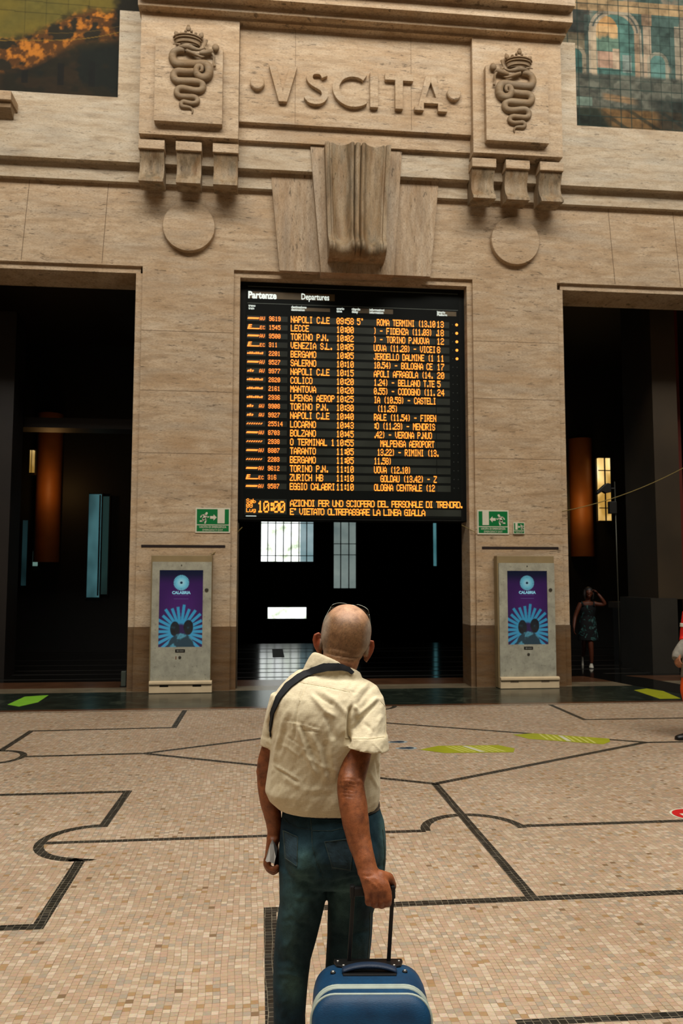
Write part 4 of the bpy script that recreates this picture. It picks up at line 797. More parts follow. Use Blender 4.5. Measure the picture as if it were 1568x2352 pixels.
# ================================================================== people: helpers
FH = Vector((math.sin(YAW), math.cos(YAW), 0)); UZ = Vector((0, 0, 1))
def ring(l, r, py, d, hd, n=28, tx=0, ty=0, e=2.0):
    """horizontal body section seen between l and r at height py; hd = half depth; tx, ty = tilt (m, right lower / far lower)"""
    c = cp((l+r)/2, py, d); hw = (r-l)/2/FPX*d; R_ = []
    for i in range(n):
        a = 2*PI*i/n; cx, sy = math.cos(a), math.sin(a); sx = math.copysign(abs(cx)**(2/e), cx); sy = math.copysign(abs(sy)**(2/e), sy)
        R_.append(c+R0*(hw*sx)+FH*(hd*sy)-UZ*(tx*sx+ty*sy))
    return R_
def ltube(mb, pts, n=16, dep=1.0):
    """limb through (px, py, depth, half width in px)"""
    P = [cp(a, b_, d) for a, b_, d, w in pts]; rad = [w/FPX*d for a, b_, d, w in pts]
    # resample smoothly
    Q, RR = [], []
    for i in range(len(P)-1):
        p0, p1, p2, p3 = P[max(i-1, 0)], P[i], P[i+1], P[min(i+2, len(P)-1)]
        for k in range(4):
            t = k/4; Q.append(.5*((2*p1)+(p2-p0)*t+(2*p0-5*p1+4*p2-p3)*t*t+(3*p1-p0-3*p2+p3)*t**3)); s = t*t*(3-2*t); RR.append(rad[i]*(1-s)+rad[i+1]*s)
    Q.append(P[-1]); RR.append(rad[-1]); mb.tube(Q, RR, n, flat=dep, flatdir=FH)
def pdist(px, py, line):
    """distance to a polyline and position 0..1 along it"""
    best = np.full(len(px), 1e9); tt = np.zeros(len(px)); L = [math.hypot(b_[0]-a[0], b_[1]-a[1]) for a, b_ in zip(line, line[1:])]; T = sum(L); acc = 0
    for (a, b_), l in zip(zip(line, line[1:]), L):
        dx, dy = b_[0]-a[0], b_[1]-a[1]; t = np.clip(((px-a[0])*dx+(py-a[1])*dy)/(l*l), 0, 1); d = np.hypot(px-a[0]-t*dx, py-a[1]-t*dy)
        m = d < best; best = np.where(m, d, best); tt = np.where(m, (acc+t*l)/T, tt); acc += l
    return best, tt
def folds(o, lines, noise=None):
    me = o.data; v = vco(me); n = vno(me); px, py = topx(v); view = np.array(CAMP)-v; view /= np.linalg.norm(view, axis=1)[:, None]
    fac = np.clip((n*view).sum(1)*2.0, 0, 1); disp = np.zeros(len(v))
    for line, w, amp in lines:
        d, t = pdist(px, py, line); tp = np.minimum(1, np.minimum(t, 1-t)*6+.15); disp += amp*np.exp(-(d/w)**2)*tp
    if noise is not None: disp += noise(px, py, v)
    setco(me, v+n*(disp*fac)[:, None])
def ribbon(bvh, up, lo, off, th, nseg=40, front=None, rows=3):
    """strap that lies on a body: two traced edges dropped on the surface"""
    def rs(l, n):
        L = [0]
        for a, b_ in zip(l, l[1:]): L.append(L[-1]+math.hypot(b_[0]-a[0], b_[1]-a[1]))
        x = np.linspace(0, L[-1], n); return np.stack([np.interp(x, L, [p[0] for p in l]), np.interp(x, L, [p[1] for p in l])], 1)
    U, Lw = rs(up, nseg), rs(lo, nseg); G = []; last = None
    for i in range(nseg):
        row = []
        for j in range(rows):
            p = U[i]*(1-j/(rows-1))+Lw[i]*(j/(rows-1)); dirv = (cp(p[0], p[1], 1)-CAMP).normalized()
            if front: o = CAMP+dirv*3.6; h = bvh.ray_cast(o, -dirv, 2.2)
            else: h = bvh.ray_cast(CAMP, dirv, 3.6)
            if h[0] is None: row.append(None)
            else: row.append((h[0]+h[1]*off, h[1]))
        G.append(row)
    G = [r for r in G if all(x is not None for x in r)]
    mb = MB(); n = len(G); A = [x[0] for r in G for x in r]; B_ = [x[0]-x[1]*th for r in G for x in r]; m = n*rows; F = []
    for i in range(n-1):
        for j in range(rows-1):
            a = i*rows+j; F += [(a, a+1, a+rows+1, a+rows), (m+a, m+a+rows, m+a+rows+1, m+a+1)]
        a, z = i*rows, i*rows+rows-1; F += [(a, a+rows, m+a+rows, m+a), (z, m+z, m+z+rows, z+rows)]
    F += [tuple(range(rows))+tuple(m+k for k in range(rows-1, -1, -1)), tuple((n-1)*rows+k for k in range(rows-1, -1, -1))+tuple(m+(n-1)*rows+k for k in range(rows))]
    mb.add(A+B_, F); return mb
def patch(bvh, quad, off, th, nu=10, nv=12):
    """pocket: four traced corners tl, tr, br, bl dropped on the surface"""
    tl, tr, br, bl = [np.array(q, 'd') for q in quad]; G = []
    for j in range(nv+1):
        for i in range(nu+1):
            u, v = i/nu, j/nv; p = (tl*(1-u)+tr*u)*(1-v)+(bl*(1-u)+br*u)*v; d = (cp(p[0], p[1], 1)-CAMP).normalized(); h = bvh.ray_cast(CAMP, d, 3.6)
            if h[0] is None: return None
            G.append((h[0]+h[1]*off, h[1]))
    mb = MB(); A = [g[0] for g in G]; B_ = [g[0]-g[1]*th for g in G]; N = len(A); w = nu+1
    F = [(j*w+i, j*w+i+1, (j+1)*w+i+1, (j+1)*w+i) for j in range(nv) for i in range(nu)]; F += [tuple(N+k for k in f[::-1]) for f in F]
    E_ = list(range(w))+[j*w+nu for j in range(1, nv+1)]+[nv*w+i for i in range(nu-1, -1, -1)]+[j*w for j in range(nv-1, 0, -1)]
    F += [(E_[k], E_[(k+1) % len(E_)], N+E_[(k+1) % len(E_)], N+E_[k]) for k in range(len(E_))]
    mb.add(A+B_, F); return mb
# ================================================================== the old man
man = empty('person', fl(740, 2590), 'old bald man in cream shirt and jeans seen from behind, looking up at the board', 'person')
# ---- body: one continuous surface (head, neck, arms, hands, trunk, legs)
b = MB()
roll = math.radians(8); tb = math.radians(16)                      # head tipped to his right and back
hx = (R0*math.cos(roll)-UZ*math.sin(roll)).normalized(); hy0 = (FH*math.cos(tb)+UZ*math.sin(tb)); hy = (hy0-hx*hy0.dot(hx)).normalized(); hz = hx.cross(hy); HA = (hx, hy, hz)
HC = cp(795.5, 1449.5, 2.492)
def hp(x, y, z): return HC+hx*x+hy*y+hz*z
b.ball(HC, (.0785, .094, .083), HA, 28, 18); b.ball(hp(0, -.014, -.012), (.0785, .080, .072), HA, 24, 14); b.ball(hp(-.002, -.020, -.052), (.066, .062, .045), HA, 20, 12)
b.ball(hp(0, .040, -.05), (.060, .062, .058), HA, 20, 12); b.ball(hp(0, .070, -.088), (.040, .034, .026), HA, 16, 10)
b.tube([hp(0, .090, .008), hp(0, .108, -.022), hp(0, .112, -.034)], [.010, .013, .015], 10); b.ball(hp(0, .098, -.066), (.024, .010, .007), HA, 12, 8); b.ball(hp(0, .096, -.076), (.021, .010, .006), HA, 12, 8)
for s in (-1, 1):
    b.ball(hp(s*.032, .076, .012), (.026, .018, .010), HA, 12, 8); b.ball(hp(s*.042, .072, -.03), (.022, .018, .018), HA, 12, 8); b.ball(hp(s*.031, .081, -.008), (.013, .012, .010), HA, 10, 8)
# neck
ltube(b, [(792,1478,2.475,41),(784,1508,2.462,43),(776,1534,2.455,42),(768,1566,2.45,44)], 18, 1.05)
# trunk inside the clothes
b.loft([ring(722,808,1562,2.455,.05), ring(670,848,1596,2.44,.08), ring(640,862,1650,2.43,.10), ring(634,858,1750,2.45,.10), ring(655,858,1850,2.46,.10), ring(650,876,1930,2.45,.11), ring(652,872,2000,2.45,.10)])
RA = [(838,1622,2.42,34),(830,1660,2.39,38),(823,1705,2.365,35),(818,1740,2.345,32.5),(811,1772,2.325,31.5),(805,1798,2.305,31.5),(807,1825,2.29,32.5),(811,1850,2.275,33),(816,1885,2.255,31.5),(824,1928,2.235,28),(835,1966,2.21,24.5),(842,1992,2.195,23.5),(845,2006,2.188,25)]
LA = [(662,1618,2.45,26),(640,1665,2.457,24),(624,1712,2.465,22),(615,1750,2.47,24),(612,1778,2.475,22.5),(614,1806,2.47,23),(619,1840,2.465,22.5),(625,1868,2.46,20.5),(629,1893,2.455,18),(629,1915,2.452,15.5),(627,1928,2.45,16)]
ltube(b, RA, 18, .95); ltube(b, LA, 18, 1.0)
b.ball(cp(800,1801,2.288), (.027, .027, .034)); b.ball(cp(604,1772,2.47), (.022, .024, .028))
# right hand closed on the grip: palm, four fingers, thumb
def fing(pts, r):
    P = [cp(*p) for p in pts]; rr = r if hasattr(r, '__len__') else [r*(1.05-.08*i) for i in range(len(P))]; Q, RR = [], []
    for i in range(len(P)-1):
        for k in range(3): t = k/3; Q.append(P[i].lerp(P[i+1], t)); RR.append(rr[i]*(1-t)+rr[i+1]*t)
    b.tube(Q+[P[-1]], RR+[rr[-1]], 10); b.ball(P[-1], rr[-1]*.98, n=10, m=8); b.ball(P[0], rr[0], n=10, m=8)
b.loft([ring(820,868,2000,2.186,.026,20), ring(824,882,2012,2.178,.025,20), ring(828,894,2026,2.170,.022,20), ring(833,899,2044,2.164,.019,20), ring(837,899,2060,2.162,.016,20)])
for i, (x, yk, r) in enumerate(((846,2062,.0105),(861,2066,.0115),(876,2067,.0120),(890,2063,.0115))):
    fing([(x,yk-16,2.164),(x,yk,2.158),(x,yk+11,2.176),(x+1,yk+8,2.203),(x+1,yk-8,2.224),(x+1,yk-20,2.222)], [r, r*1.12, r, r*.98, r*.9, r*.82])
for x in (846,861,876): b.ball(cp(x+1, 2046, 2.152), (.0055, .0055, .016), n=8, m=6)
fing([(872,2012,2.185),(893,2016,2.20),(901,2034,2.222),(893,2054,2.238),(872,2058,2.240)], [.017, .0145, .0125, .0115, .010])
# left hand hanging, fingers curled around a paper
b.loft([ring(613,645,1920,2.452,.030,18), ring(611,640,1938,2.45,.037,18), ring(609,633,1956,2.45,.040,18), ring(607,627,1974,2.45,.040,18), ring(607,622,1982,2.45,.036,18)])
for i, (d, r) in enumerate(((2.420,.0085),(2.440,.0095),(2.460,.010),(2.481,.0095))):
    k = (0, 4, 7, 5)[i]; fing([(612,1974,d),(611,1985,d),(617,1993+k*.6,d),(628,1997+k,d-.004),(637,1990+k*1.2,d-.008)], [r, r*1.05, r, r*.95, r*.85])
fing([(628,1930,2.482),(632,1950,2.50),(634,1972,2.497),(636,1990,2.49)], [.014, .0125, .011, .0095])
# legs and feet inside trousers and shoes
for L in ([(700,1990,2.45,50),(690,2080,2.45,46),(680,2160,2.46,38),(668,2260,2.46,31),(665,2370,2.46,30),(668,2480,2.47,22),(672,2560,2.48,19)], [(812,1990,2.46,52),(805,2090,2.48,44),(800,2170,2.49,36),(796,2260,2.50,30),(790,2370,2.50,29),(786,2480,2.51,22),(784,2550,2.52,19)]): ltube(b, L, 16, 1.05)
SKIN = NT('skin'); a = SKIN.n('ShaderNodeAttribute', attribute_name='paint').outputs['Color']; nz = SKIN.noise(SKIN.pos(), 38, 5, .65); nf = SKIN.noise(SKIN.pos(), 420, 2, .6)
c = SKIN.mix(SKIN.ramp(nz, [(.35, (0,)*3), (.7, (.5,)*3)]), a, (*lin((96, 44, 22)), 1), 'MULTIPLY'); c = SKIN.mix(.35, c, nf, 'OVERLAY'); SKIN.base(c); SKIN.p(.48, spec=.35)
SKIN.b.inputs['Subsurface Weight'].default_value = .06; SKIN.b.inputs['Subsurface Radius'].default_value = (.012, .004, .002)
SKIN.bump(SKIN.mt('ADD', nf, nz), .18, .003); SKIN = SKIN.m
body = remesh(b, 'body', .0042, SKIN, 5, man)
# ears need thin lobes: their own outline, folded helix, joined to the same surface
eb = MB()
for s, pts in ((-1, [(739,1462),(731,1455.5),(724,1459),(721.5,1470),(724,1482),(729,1493),(735,1503),(740,1501)]), (1, [(841,1482),(848,1472.5),(855,1474),(855.5,1484),(853,1496),(847,1508),(840,1519),(836,1512)])):
    dd = 2.492 if s < 0 else 2.487; cen = np.mean(pts, 0); rim = [cp(*(p), dd) for p in pts]; eb.tube(rim, [.0045, .0062, .0066, .0066, .0062, .0056, .0056, .0042], 8)
    out = [cp(*p, dd+.004) for p in pts]; inn = [cp(*(np.array(p)*.9+cen*.1), dd-.001) for p in pts]; eb.prism(inn, FH*.010)
    eb.ball(cp(cen[0]-s*5, cen[1]+2, dd+.008), (.012, .018, .026), HA, 12, 8)
ear = remesh(eb, 'ears', .0026, SKIN, 4)
bm = bmesh.new(); bm.from_mesh(body.data); bm.from_mesh(ear.data); bm.to_mesh(body.data); bm.free(); bpy.data.objects.remove(ear)
body.data.polygons.foreach_set('use_smooth', [True]*len(body.data.polygons))
folds(body, [([(744,1499),(765,1504),(800,1510),(832,1511)], 2.6, -.0034), ([(742,1507),(770,1513),(805,1521),(824,1524)], 2.2, -.0016), ([(746,1492),(790,1499),(830,1503)], 5, .0020)]
      +[([(775+i*1.5,1800+i*7+3*math.sin(i*2)),(795,1797+i*8),(818-i*2,1803+i*7)], 1.7, -.0024) for i in range(5)]+[([(781,1791),(800,1788),(815,1793)], 1.6, -.0016),([(822,1790),(830,1800),(833,1815)], 4, .003)]
      +[([(594,1768+i*7),(603,1771+i*7),(611,1769+i*7)], 1.6, -.002) for i in range(3)]
      +[([(828,2008),(842,2013),(858,2010)], 1.8, -.0022), ([(836,2016),(850,2024),(868,2040),(874,2052)], 2.0, .0028), ([(862,2014),(872,2030),(886,2046)], 1.8, .0022), ([(846,2028),(852,2044),(850,2056)], 1.8, .0018), ([(858,2048),(872,2046),(888,2046)], 1.4, .0014)]
      +[([(x,2056),(x+.5,2070),(x,2084)], 2.0, -.0045) for x in (853.5,868.5,883)]+[([(850,1905),(854,1940),(858,1975)], 2.4, .0016), ([(822,1900),(838,1950),(846,1990)], 2.4, .0014), ([(612,1945),(611,1962),(612,1975)], 1.6, .001)])
v = vco(body.data); px, py = topx(v); n1 = fbm(px*.11, py*.11, 61); n2 = fbm(px*1.3, py*1.3, 63)
c = np.tile(np.array(lin((140, 86, 54))), (len(v), 1)); rel = (v-np.array(HC)); hzv = rel@np.array(hz); hyv = rel@np.array(hy); hxv = rel@np.array(hx)
head = ss(-.10, -.06, hzv)*(np.linalg.norm(rel, axis=1) < .16)
c = mixc(c, (178, 130, 92), head); stub = head*ss(.07, .03, hzv+.35*hyv+.02*(n1-.5))*ss(.05, .0, hyv)*ss(-.075, -.05, hzv)
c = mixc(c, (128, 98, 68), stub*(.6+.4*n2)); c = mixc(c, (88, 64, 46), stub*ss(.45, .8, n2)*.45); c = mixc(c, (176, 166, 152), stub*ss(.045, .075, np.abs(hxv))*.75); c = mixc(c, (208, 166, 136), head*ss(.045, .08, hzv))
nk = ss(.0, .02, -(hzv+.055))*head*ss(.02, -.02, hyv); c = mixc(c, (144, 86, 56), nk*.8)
er = head*ss(.0735, .080, np.abs(hxv))*(hzv < .03); c = mixc(c, (150, 76, 46), er)
arm = ((py > 1640) & (py < 2120)).astype(float); c = mixc(c, (132, 76, 42), arm*.8); c = mixc(c, (100, 54, 28), arm*ss(.5, .7, n1)*.6); c = mixc(c, (158, 92, 54), arm*ss(.45, .6, fbm(px*.07, py*.07, 67))*.4)
hand = ((py > 1998) & (px > 800) & (py < 2120)).astype(float); c = mixc(c, (158, 92, 56), hand*.6)
setcol(body.data, c)
# ---- jeans
q = MB()
q.loft([ring(657,862,1826,2.462,.110), ring(653,866,1836,2.462,.114), ring(649,872,1855,2.46,.120), ring(645,882,1885,2.455,.128), ring(642,886,1918,2.45,.134), ring(640,887,1950,2.445,.136), ring(639,886,1982,2.45,.130), ring(640,880,2008,2.455,.118), ring(650,868,2022,2.46,.09)])
for s, x in ((-1, 700), (1, 822)): q.ball(cp(x, 1965, 2.375), (.062, .062, .075), n=18, m=12)
q.loft([ring(640,752,1985,2.445,.105), ring(641,753,2025,2.44,.104), ring(642,747,2070,2.44,.100), ring(636,738,2110,2.445,.092), ring(631,727,2155,2.45,.084), ring(628,714,2200,2.455,.076), ring(626.5,707,2255,2.458,.070), ring(628,701,2330,2.46,.067), ring(630,703,2420,2.465,.066), ring(632,708,2530,2.475,.070), ring(633,710,2564,2.478,.072)])
q.loft([ring(752,885,1985,2.455,.108), ring(753,882,2020,2.46,.105), ring(753,870,2055,2.465,.100), ring(752,857,2092,2.475,.092), ring(751,854,2150,2.485,.084), ring(748,849,2200,2.49,.077), ring(745,838,2260,2.495,.071), ring(742,826,2340,2.50,.068), ring(740,818,2430,2.505,.067), ring(740,820,2520,2.515,.071), ring(740,821,2548,2.518,.073)])
DEN = NT('denim'); p = DEN.geo(); a = DEN.n('ShaderNodeAttribute', attribute_name='paint').outputs['Color']; w1 = DEN.noise(DEN.mapped(p, (1, 1, 5)), 190, 2, .6); w2 = DEN.noise(p, 26, 4, .65)
c = DEN.mix(.55, a, w1, 'OVERLAY'); c = DEN.mix(DEN.ramp(w2, [(.35, (0,)*3), (.75, (.35,)*3)]), c, (*lin((26, 44, 52)), 1)); DEN.base(c); DEN.p(.85, spec=.15); DEN.bump(w1, .3, .002); DEN = DEN.m
jeans = remesh(q, 'jeans', .0055, DEN, 5, man)
JF = [([(714,1884),(713,1905),(716,1940),(726,1985),(745,2022)], 3, -.005), ([(648,1886),(680,1902),(712,1903)], 1.6, -.0014), ([(714,1903),(760,1905),(800,1894)], 1.6, -.0014),
      ([(755,2022),(720,2030),(680,2026)], 5, -.005), ([(752,2032),(790,2022),(830,2016)], 5, -.006), ([(750,2046),(715,2058),(670,2062)], 6, .004), ([(760,2050),(800,2040),(845,2038)], 5, .004),
      ([(645,2010),(690,2016),(735,2014)], 4, -.003), ([(792,2010),(840,2000),(880,1988)], 4, -.005), ([(640,2120),(670,2112),(710,2128)], 6, -.003), ([(632,2215),(660,2206),(700,2222)], 7, -.004), ([(632,2240),(668,2236),(704,2250)], 6, .003), ([(760,2140),(800,2150),(850,2136)], 6, -.003), ([(872,1880),(880,1920),(882,1980)], 3, .003), ([(660,1960),(672,1985),(690,2000)], 7, .004)]
folds(jeans, JF, lambda px, py, v: (fbm(px*.05, py*.035, 71)-.5)*.012)
v = vco(jeans.data); px, py = topx(v); n1 = fbm(px*.03, py*.02, 73); n2 = fbm(px*.12, py*.09, 75)
c = np.tile(np.array(lin((30, 54, 64))), (len(v), 1)); c = mixc(c, (22, 40, 52), ss(.45, .65, n1)*.7); fade = np.zeros(len(v))
for x, y, sx, sy, k in ((690,2050,36,70,.5),(665,2150,20,70,.35),(672,2265,24,40,.7),(700,1975,28,24,.45),(780,2080,30,60,.4),(800,2040,28,22,.35),(880,1960,8,60,.55),(880,1895,10,30,.4),(820,2180,30,60,.15)): fade += k*np.exp(-((px-x)/sx)**2-((py-y)/sy)**2)
c = mixc(c, (84, 118, 116), np.clip(fade*(.6+.9*n2), 0, .9)); setcol(jeans.data, c)
jb = bvh_of(jeans); STI = plain('stitch', (58, 72, 66), .8, var=.25, scale=90); DEN2 = plain('denim_dark', (30, 52, 62), .85, var=.3, scale=70, bump=.3)
for quad in ([(650,1906),(684,1921),(682,1992),(655,1972)], [(744,1932),(812,1924),(806,2000),(762,1994)]):
    pm = patch(jb, quad, .0035, .006)
    if pm:
        pk = pm.build('back_pocket', DEN2, jeans, smooth=False)
        pb = bvh_of(pk); ed = quad+[quad[0]]
        for a, e_ in zip(ed, ed[1:]):
            m_ = np.mean(quad, 0); A, E_ = [np.array(x)*.95+m_*.05 for x in (a, e_)]; nrm = np.array([-(E_-A)[1], (E_-A)[0]]); nrm = nrm/np.linalg.norm(nrm)*.45
            r = ribbon(pb, [tuple(A+nrm), tuple(E_+nrm)], [tuple(A-nrm), tuple(E_-nrm)], .0012, .001, 16, rows=2)
            if len(r.v) > 4: r.build('stitching', STI, pk)
for line in ([(652,1878),(662,1890),(684,1901),(712,1905)], [(716,1907),(760,1908),(796,1900)], [(716,1908),(716,1940),(726,1980),(742,2014)], [(712,1862),(713,1880),(715,1905)], [(878,1905),(883,1960),(880,2005)], [(849,2095),(848,2150),(843,2205)]):
    l2 = [(x+.9, y+.6) for x, y in line]; r = ribbon(jb, line, l2, .0012, .001, 26, rows=2)
    if len(r.v) > 4: r.build('stitching', STI, jeans)
for x in (713, 866):
    pm = patch(jb, [(x-4,1851),(x+4,1851),(x+4,1880),(x-4,1880)] if x < 800 else [(x-4,1838),(x+3,1836),(x+4,1862),(x-3,1864)], .011, .006, 3, 6)
    if pm: pm.build('belt_loop', DEN2, jeans)
q = MB(); q.loft([ring(652,868,1837,2.461,.120), ring(649.5,871,1840,2.461,.1225), ring(648.5,873,1852,2.461,.125), ring(650,872,1855,2.461,.122), ring(653,868,1852,2.461,.116), ring(655,866,1838,2.461,.113)], caps=False)
n_ = 28; q.add([], []); q.f += [(i, (i+1) % n_, 5*n_+(i+1) % n_, 5*n_+i) for i in range(n_)]; q.m += [0]*n_
q.build('belt', plain('belt_leather', (14, 13, 13), .4, spec=.4), man, smooth=True)
# ---- shirt
q = MB()
q.loft([ring(684,829,1548,2.458,.066,ty=-.004,tx=.012), ring(664,850,1559,2.452,.080,tx=.008), ring(643,866,1575,2.445,.097), ring(627,878,1597,2.437,.113), ring(621,881,1624,2.432,.122), ring(620,880,1660,2.43,.127), ring(621,876,1700,2.432,.127), ring(618,873,1745,2.44,.127), ring(612,873,1785,2.45,.130,e=2.15), ring(608,874,1812,2.455,.136,e=2.2), ring(618,872,1834,2.458,.134,e=2.2), ring(636,868,1850,2.46,.130,e=2.1), ring(641,864,1852,2.46,.126,e=2.1), ring(650,857,1836,2.46,.114)])
# collar: stands off the neck, higher at his left
q.loft([ring(692,834,1556,2.456,.070,tx=.012), ring(700,832,1543,2.458,.069,tx=.022,ty=.004), ring(709,830,1531,2.460,.067,tx=.028,ty=.008), ring(716,828,1523,2.462,.065,tx=.030,ty=.011), ring(721,824,1520,2.462,.061,tx=.030,ty=.011), ring(730,816,1522,2.462,.053,tx=.029,ty=.010), ring(734,812,1545,2.46,.050,tx=.026)])
for rings in ([ring(800,880,1598,2.43,.07), ring(801,886,1628,2.41,.075), ring(799,887,1660,2.385,.076), ring(794,887,1680,2.365,.072), ring(792,888,1685,2.36,.072), ring(789,890.5,1687.5,2.358,.076), ring(788,892,1702,2.352,.077,tx=.005), ring(787,894,1717,2.348,.080,tx=.009), ring(792,890,1717,2.348,.072,tx=.009), ring(798,884,1698,2.352,.064)],
              [ring(622,690,1592,2.445,.066), ring(611,680,1634,2.452,.070), ring(604,664,1668,2.46,.062), ring(601,655,1688,2.463,.058), ring(599,654,1691,2.463,.060), ring(597.5,651,1713,2.465,.058,tx=.004), ring(602,646,1712,2.465,.052,tx=.004), ring(606,642,1695,2.465,.046)]): q.loft(rings)
LINEN = NT('cream_linen'); p = LINEN.geo(); w1 = LINEN.noise(LINEN.mapped(p, (9, 9, 1)), 60, 3, .6); w2 = LINEN.noise(LINEN.mapped(p, (1, 1, 9)), 60, 3, .6); w3 = LINEN.noise(p, 9, 3)
c = LINEN.ramp(LINEN.mt('MULTIPLY', LINEN.mt('ADD', w1, w2), .5), [(.3, lin((196,182,150))), (.7, lin((226,216,188)))]); c = LINEN.mix(LINEN.ramp(w3, [(.4, (0,)*3), (.8, (.25,)*3)]), c, (*lin((200,184,142)), 1)); LINEN.base(c); LINEN.p(.8, spec=.2); LINEN.bump(LINEN.mt('ADD', w1, w2), .12, .002)
LINEN.b.inputs['Sheen Weight'].default_value = .1; LINEN = LINEN.m
shirt = remesh(q, 'shirt', .0042, LINEN, 4, man)
SF = [([(681,1565),(705,1569),(750,1577),(803,1588),(830,1596)], 1.5, -.0016), ([(705,1570),(690,1605),(681,1632),(677,1675),(676,1700)], 1.7, -.0052), ([(701,1572),(686,1608),(676,1640),(672,1680)], 3.2, .0032),
      ([(712,1593),(730,1614),(746,1632),(772,1648)], 5, .0055), ([(722,1590),(740,1606),(770,1622)], 4, -.004), ([(735,1588),(768,1608),(795,1640)], 6, .006), ([(746,1640),(760,1672),(768,1700)], 6, -.005),
      ([(681,1655),(690,1690),(703,1730),(728,1783)], 5.5, .0065), ([(690,1662),(704,1700),(722,1745)], 5, -.0055), ([(712,1680),(730,1720),(742,1762),(752,1800)], 6, .005), ([(748,1700),(748,1735),(756,1780)], 9, -.007), ([(765,1690),(760,1740),(772,1790)], 8, .005),
      ([(651,1654),(690,1660),(740,1676)], 2.0, -.0022), ([(655,1658),(700,1665),(742,1682)], 2.5, .002), ([(690,1678),(740,1680)], 2.0, -.0024), ([(653,1640),(645,1680),(634,1720),(631,1745)], 4.5, .004), ([(662,1645),(652,1690),(640,1735)], 5, -.0035),
      ([(629,1757),(655,1772),(690,1792)], 2.4, .0036), ([(627,1762),(655,1778),(688,1798)], 2.6, -.0024), ([(655,1690),(690,1712),(735,1730)], 2.2, -.002), ([(640,1710),(660,1716),(690,1740)], 3, .0022), ([(700,1735),(740,1760),(775,1770)], 4, .003), ([(640,1780),(700,1812),(770,1815)], 8, .003),
      ([(808,1618),(803,1630),(800,1650),(800,1690),(796,1715)], 4.2, -.020), ([(812,1620),(820,1632),(824,1648)], 4, .008), ([(806,1612),(795,1640),(790,1690)], 7, .006), ([(872,1608),(850,1630),(829,1651),(806,1682)], 3.0, -.0055), ([(868,1600),(846,1622),(822,1642)], 4.5, .006), ([(862,1570),(840,1590),(820,1618)], 5, -.004), ([(850,1565),(826,1586),(812,1604)], 4, .004),
      ([(872,1608),(884,1618),(886,1660),(885,1695)], 1.5, -.0018), ([(878,1640),(866,1665),(850,1690)], 6, .004), ([(835,1660),(850,1672),(860,1692)], 4, -.004), ([(866,1655),(858,1684)], 4, -.003), ([(855,1704),(868,1718),(876,1730)], 1.8, .0025),
      ([(862,1742),(868,1770),(874,1800)], 3, -.006), ([(870,1748),(876,1775)], 3, .004), ([(846,1770),(858,1790),(868,1812)], 4, .005), ([(622,1640),(617,1670),(620,1700)], 3.0, -.008), ([(632,1600),(620,1630),(612,1660)], 4, .004), ([(628,1585),(616,1620)], 3, -.003),
      ([(700,1532),(712,1534),(722,1530)], 1.4, -.0018), ([(688,1549),(704,1552),(722,1551)], 1.4, -.002), ([(606,1698),(616,1706),(628,1710)], 1.6, .001)]
folds(shirt, SF, lambda px, py, v: (fbm(px*.024+py*.012, py*.014, 81)-.5)*.011+(fbm(px*.10+py*.05, py*.05-px*.02, 83)-.5)*.0035)
sb = bvh_of(shirt)
# seams sewn on the shirt
SEAM = plain('seam', (186, 172, 136), .85, var=.1, scale=40)
for line in ([(683,1566),(705,1570),(750,1578),(803,1589)], [(789,1694),(815,1697),(845,1697),(882,1692)], [(873,1610),(884,1622),(886,1660),(885,1694)]):
    r = ribbon(sb, line, [(x+.4, y+.8) for x, y in line], .0008, .001, 30, rows=2)
    if len(r.v) > 4: r.build('seam', SEAM, shirt)
# ---- shoulder strap: over the nape, down the left side and across the chest
STRAPM = plain('strap_navy', (16, 20, 26), .8, var=.25, scale=60, bump=.2)
st = empty('shoulder_strap', cp(740,1530,2.39), 'dark navy bag strap across the nape and left shoulder of the bald man', 'strap')
up = [(619,1692),(618,1662),(622,1636),(635,1602),(657,1572),(684,1551),(712,1537),(744,1524),(777,1524),(800,1533),(811,1544)]; lo = [(621,1693),(626,1664),(630,1640),(646,1606),(671,1578),(698,1559),(719,1549),(752,1541.5),(784,1540),(798,1543),(806,1549)]
ribbon(sb, up, lo, .006, .005, 60, rows=4).build('back_band', STRAPM, st, smooth=False, auto=40)
r = ribbon(sb, [(822,1560),(800,1600),(740,1660),(680,1705),(634,1725)], [(838,1566),(815,1612),(752,1676),(690,1722),(634,1742)], .006, .005, 50, front=True, rows=4)
if len(r.v) > 8: r.build('front_band', STRAPM, st, auto=40)
# ---- sunglasses pushed up on the head
sg = empty('sunglasses', cp(797,1392,2.55), 'dark sunglasses pushed up on the bald head of the old man', 'sunglasses')
GM = plain('frame_metal', (120, 128, 122), .25, .9); LENS = plain('dark_lens', (8, 8, 8), .08, spec=.6)
def loop(pts, r, name, m, parent, close=True):
    q = MB(); P = [cp(*p) for p in pts]; Q = []; N = len(P); rng = N if close else N-1
    for i in range(rng):
        p0, p1, p2, p3 = [P[k % N] if close else P[max(0, min(k, N-1))] for k in (i-1, i, i+1, i+2)]
        for k in range(5): t = k/5; Q.append(.5*((2*p1)+(p2-p0)*t+(2*p0-5*p1+4*p2-p3)*t*t+(3*p1-p0-3*p2+p3)*t**3))
    Q.append(P[0] if close else P[-1]); q.tube(Q, r, 8); return q.build(name, m, parent, smooth=True), Q
LL = [(760,1393,2.548),(770,1386.5,2.553),(784,1385,2.556),(800,1389.5,2.558),(802,1402,2.585),(790,1415,2.605),(772,1416,2.600),(761,1406,2.57)]
RL = [(817,1389.5,2.555),(832,1392,2.55),(844,1400,2.542),(847.5,1411,2.54),(847,1424,2.56),(836,1428,2.585),(820,1421,2.60),(813,1405,2.585)]
